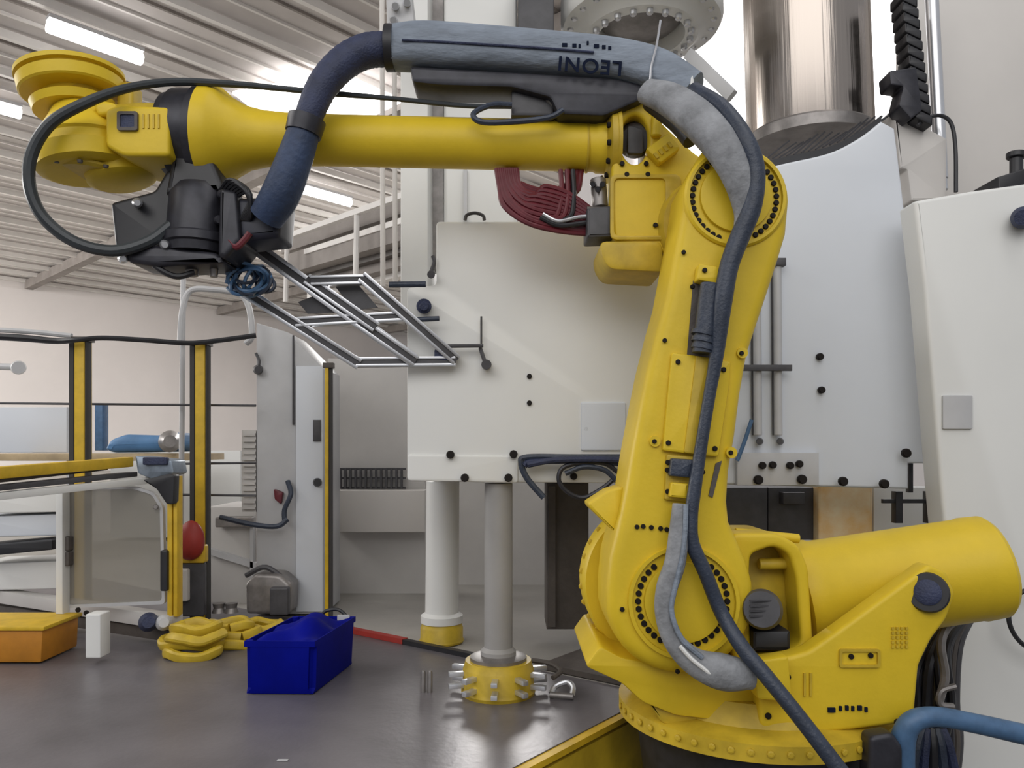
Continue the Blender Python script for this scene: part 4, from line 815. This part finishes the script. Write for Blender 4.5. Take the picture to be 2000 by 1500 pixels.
put(lathe(P(320, 1216, 3.40), P(320, 1216, 3.33), [(0, M(15, 3.35)), (0.7, M(15, 3.35)), (1, M(9, 3.35))], 20), 'roller', LGREY, cbeam)
ob = thing('orange_crate', 'orange plastic crate at the edge of the steel plate', 'crate', PZ(20, 1305, 0))
oc = PZ(10, 1300, 0); put(boxm(oc+Vector((-0.05, 0.15, 0.07)), (0.36, 0.26, 0.13), None, 0.012), 'box', ORNG, ob); put(boxm(oc+Vector((-0.05, 0.15, 0.14)), (0.38, 0.28, 0.016), None, 0.005), 'rim', YELD, ob)
# stacked white boards under the bench
for k, (y0, y1, l) in enumerate(((960, 1000, 'topmost white board in the stack under the bench'), (1004, 1046, 'broad pale bluish board in the stack under the bench'), (1096, 1150, 'lowest white board in the stack under the bench'))):
    tag(put(prism(rnd([(-60, y0+6), (112, y0), (112, y1), (-60, y1+4)], 3), 3.75+0.03*k, 4.1, 0.006), 'stacked_board', (WHITE, BLUW, WHITE)[k]), l, 'board', 'boards stacked under the bench')
tag(put(prism(rnd([(-60, 1068), (102, 1054), (102, 1074), (-60, 1090)], 3), 3.70, 3.95, 0.006), 'black_bar', BLK), 'black toothed bar lying between the white boards', 'bar')
# things far behind the fence
tag(put(prism(rnd([(200, 878), (212, 858), (240, 848), (310, 850), (334, 842), (338, 868), (320, 882), (215, 884)], 8), 6.0, 6.6, 0.06), 'blue_cover', BLUET), 'blue covered lump on the far bench behind the fence', 'cover')
tag(put(lathe(P(332, 862, 5.98), P(332, 862, 5.8), [(0, M(22, 5.8)), (0.6, M(20, 5.8)), (1, M(12, 5.8))], 20), 'grey_winch', IRON), 'grey round winch beside the blue cover', 'winch')
tag(put(prism(rect(184, 790, 200, 880), 6.2, 6.3, 0.01), 'blue_grey_post', BLUEH), 'blue grey post behind the fence', 'post')
fb = thing('far_work_table', 'pale work table with wooden top far behind the fence', 'table', P(150, 1000, 6.4))
put(prism(rect(-80, 886, 345, 900), 6.0, 7.0, 0.01), 'top', mat('far_wood', (0.55, 0.42, 0.25), 0.6, var=0.4, vscale=3), fb)
for x in (-40, 130, 330): put(prism(rect(x, 900, x+12, 1060), 6.05, 6.12), 'leg', LGREY, fb)
tag(put(prism(rect(-80, 795, 130, 884), 6.9, 7.1, 0.01), 'far_screen', BLUW), 'pale bluish screen standing on the far table', 'screen')
tag(put(merge(lathe(P(36, 718, 6.5), P(36, 718, 6.3), [(0, 0.06), (1, 0.05)], 14), cyl(P(-40, 715, 6.5), P(30, 717, 6.5), 0.03, 10)), 'wall_arm', LGREY), 'grey arm with a round end in front of the far wall', 'arm')
tag(put(prism(rect(215, 880, 470, 1050), 7.4, 7.8, 0.01), 'far_cabinet', WHITE), 'low white cabinet far behind the fence posts', 'cabinet')
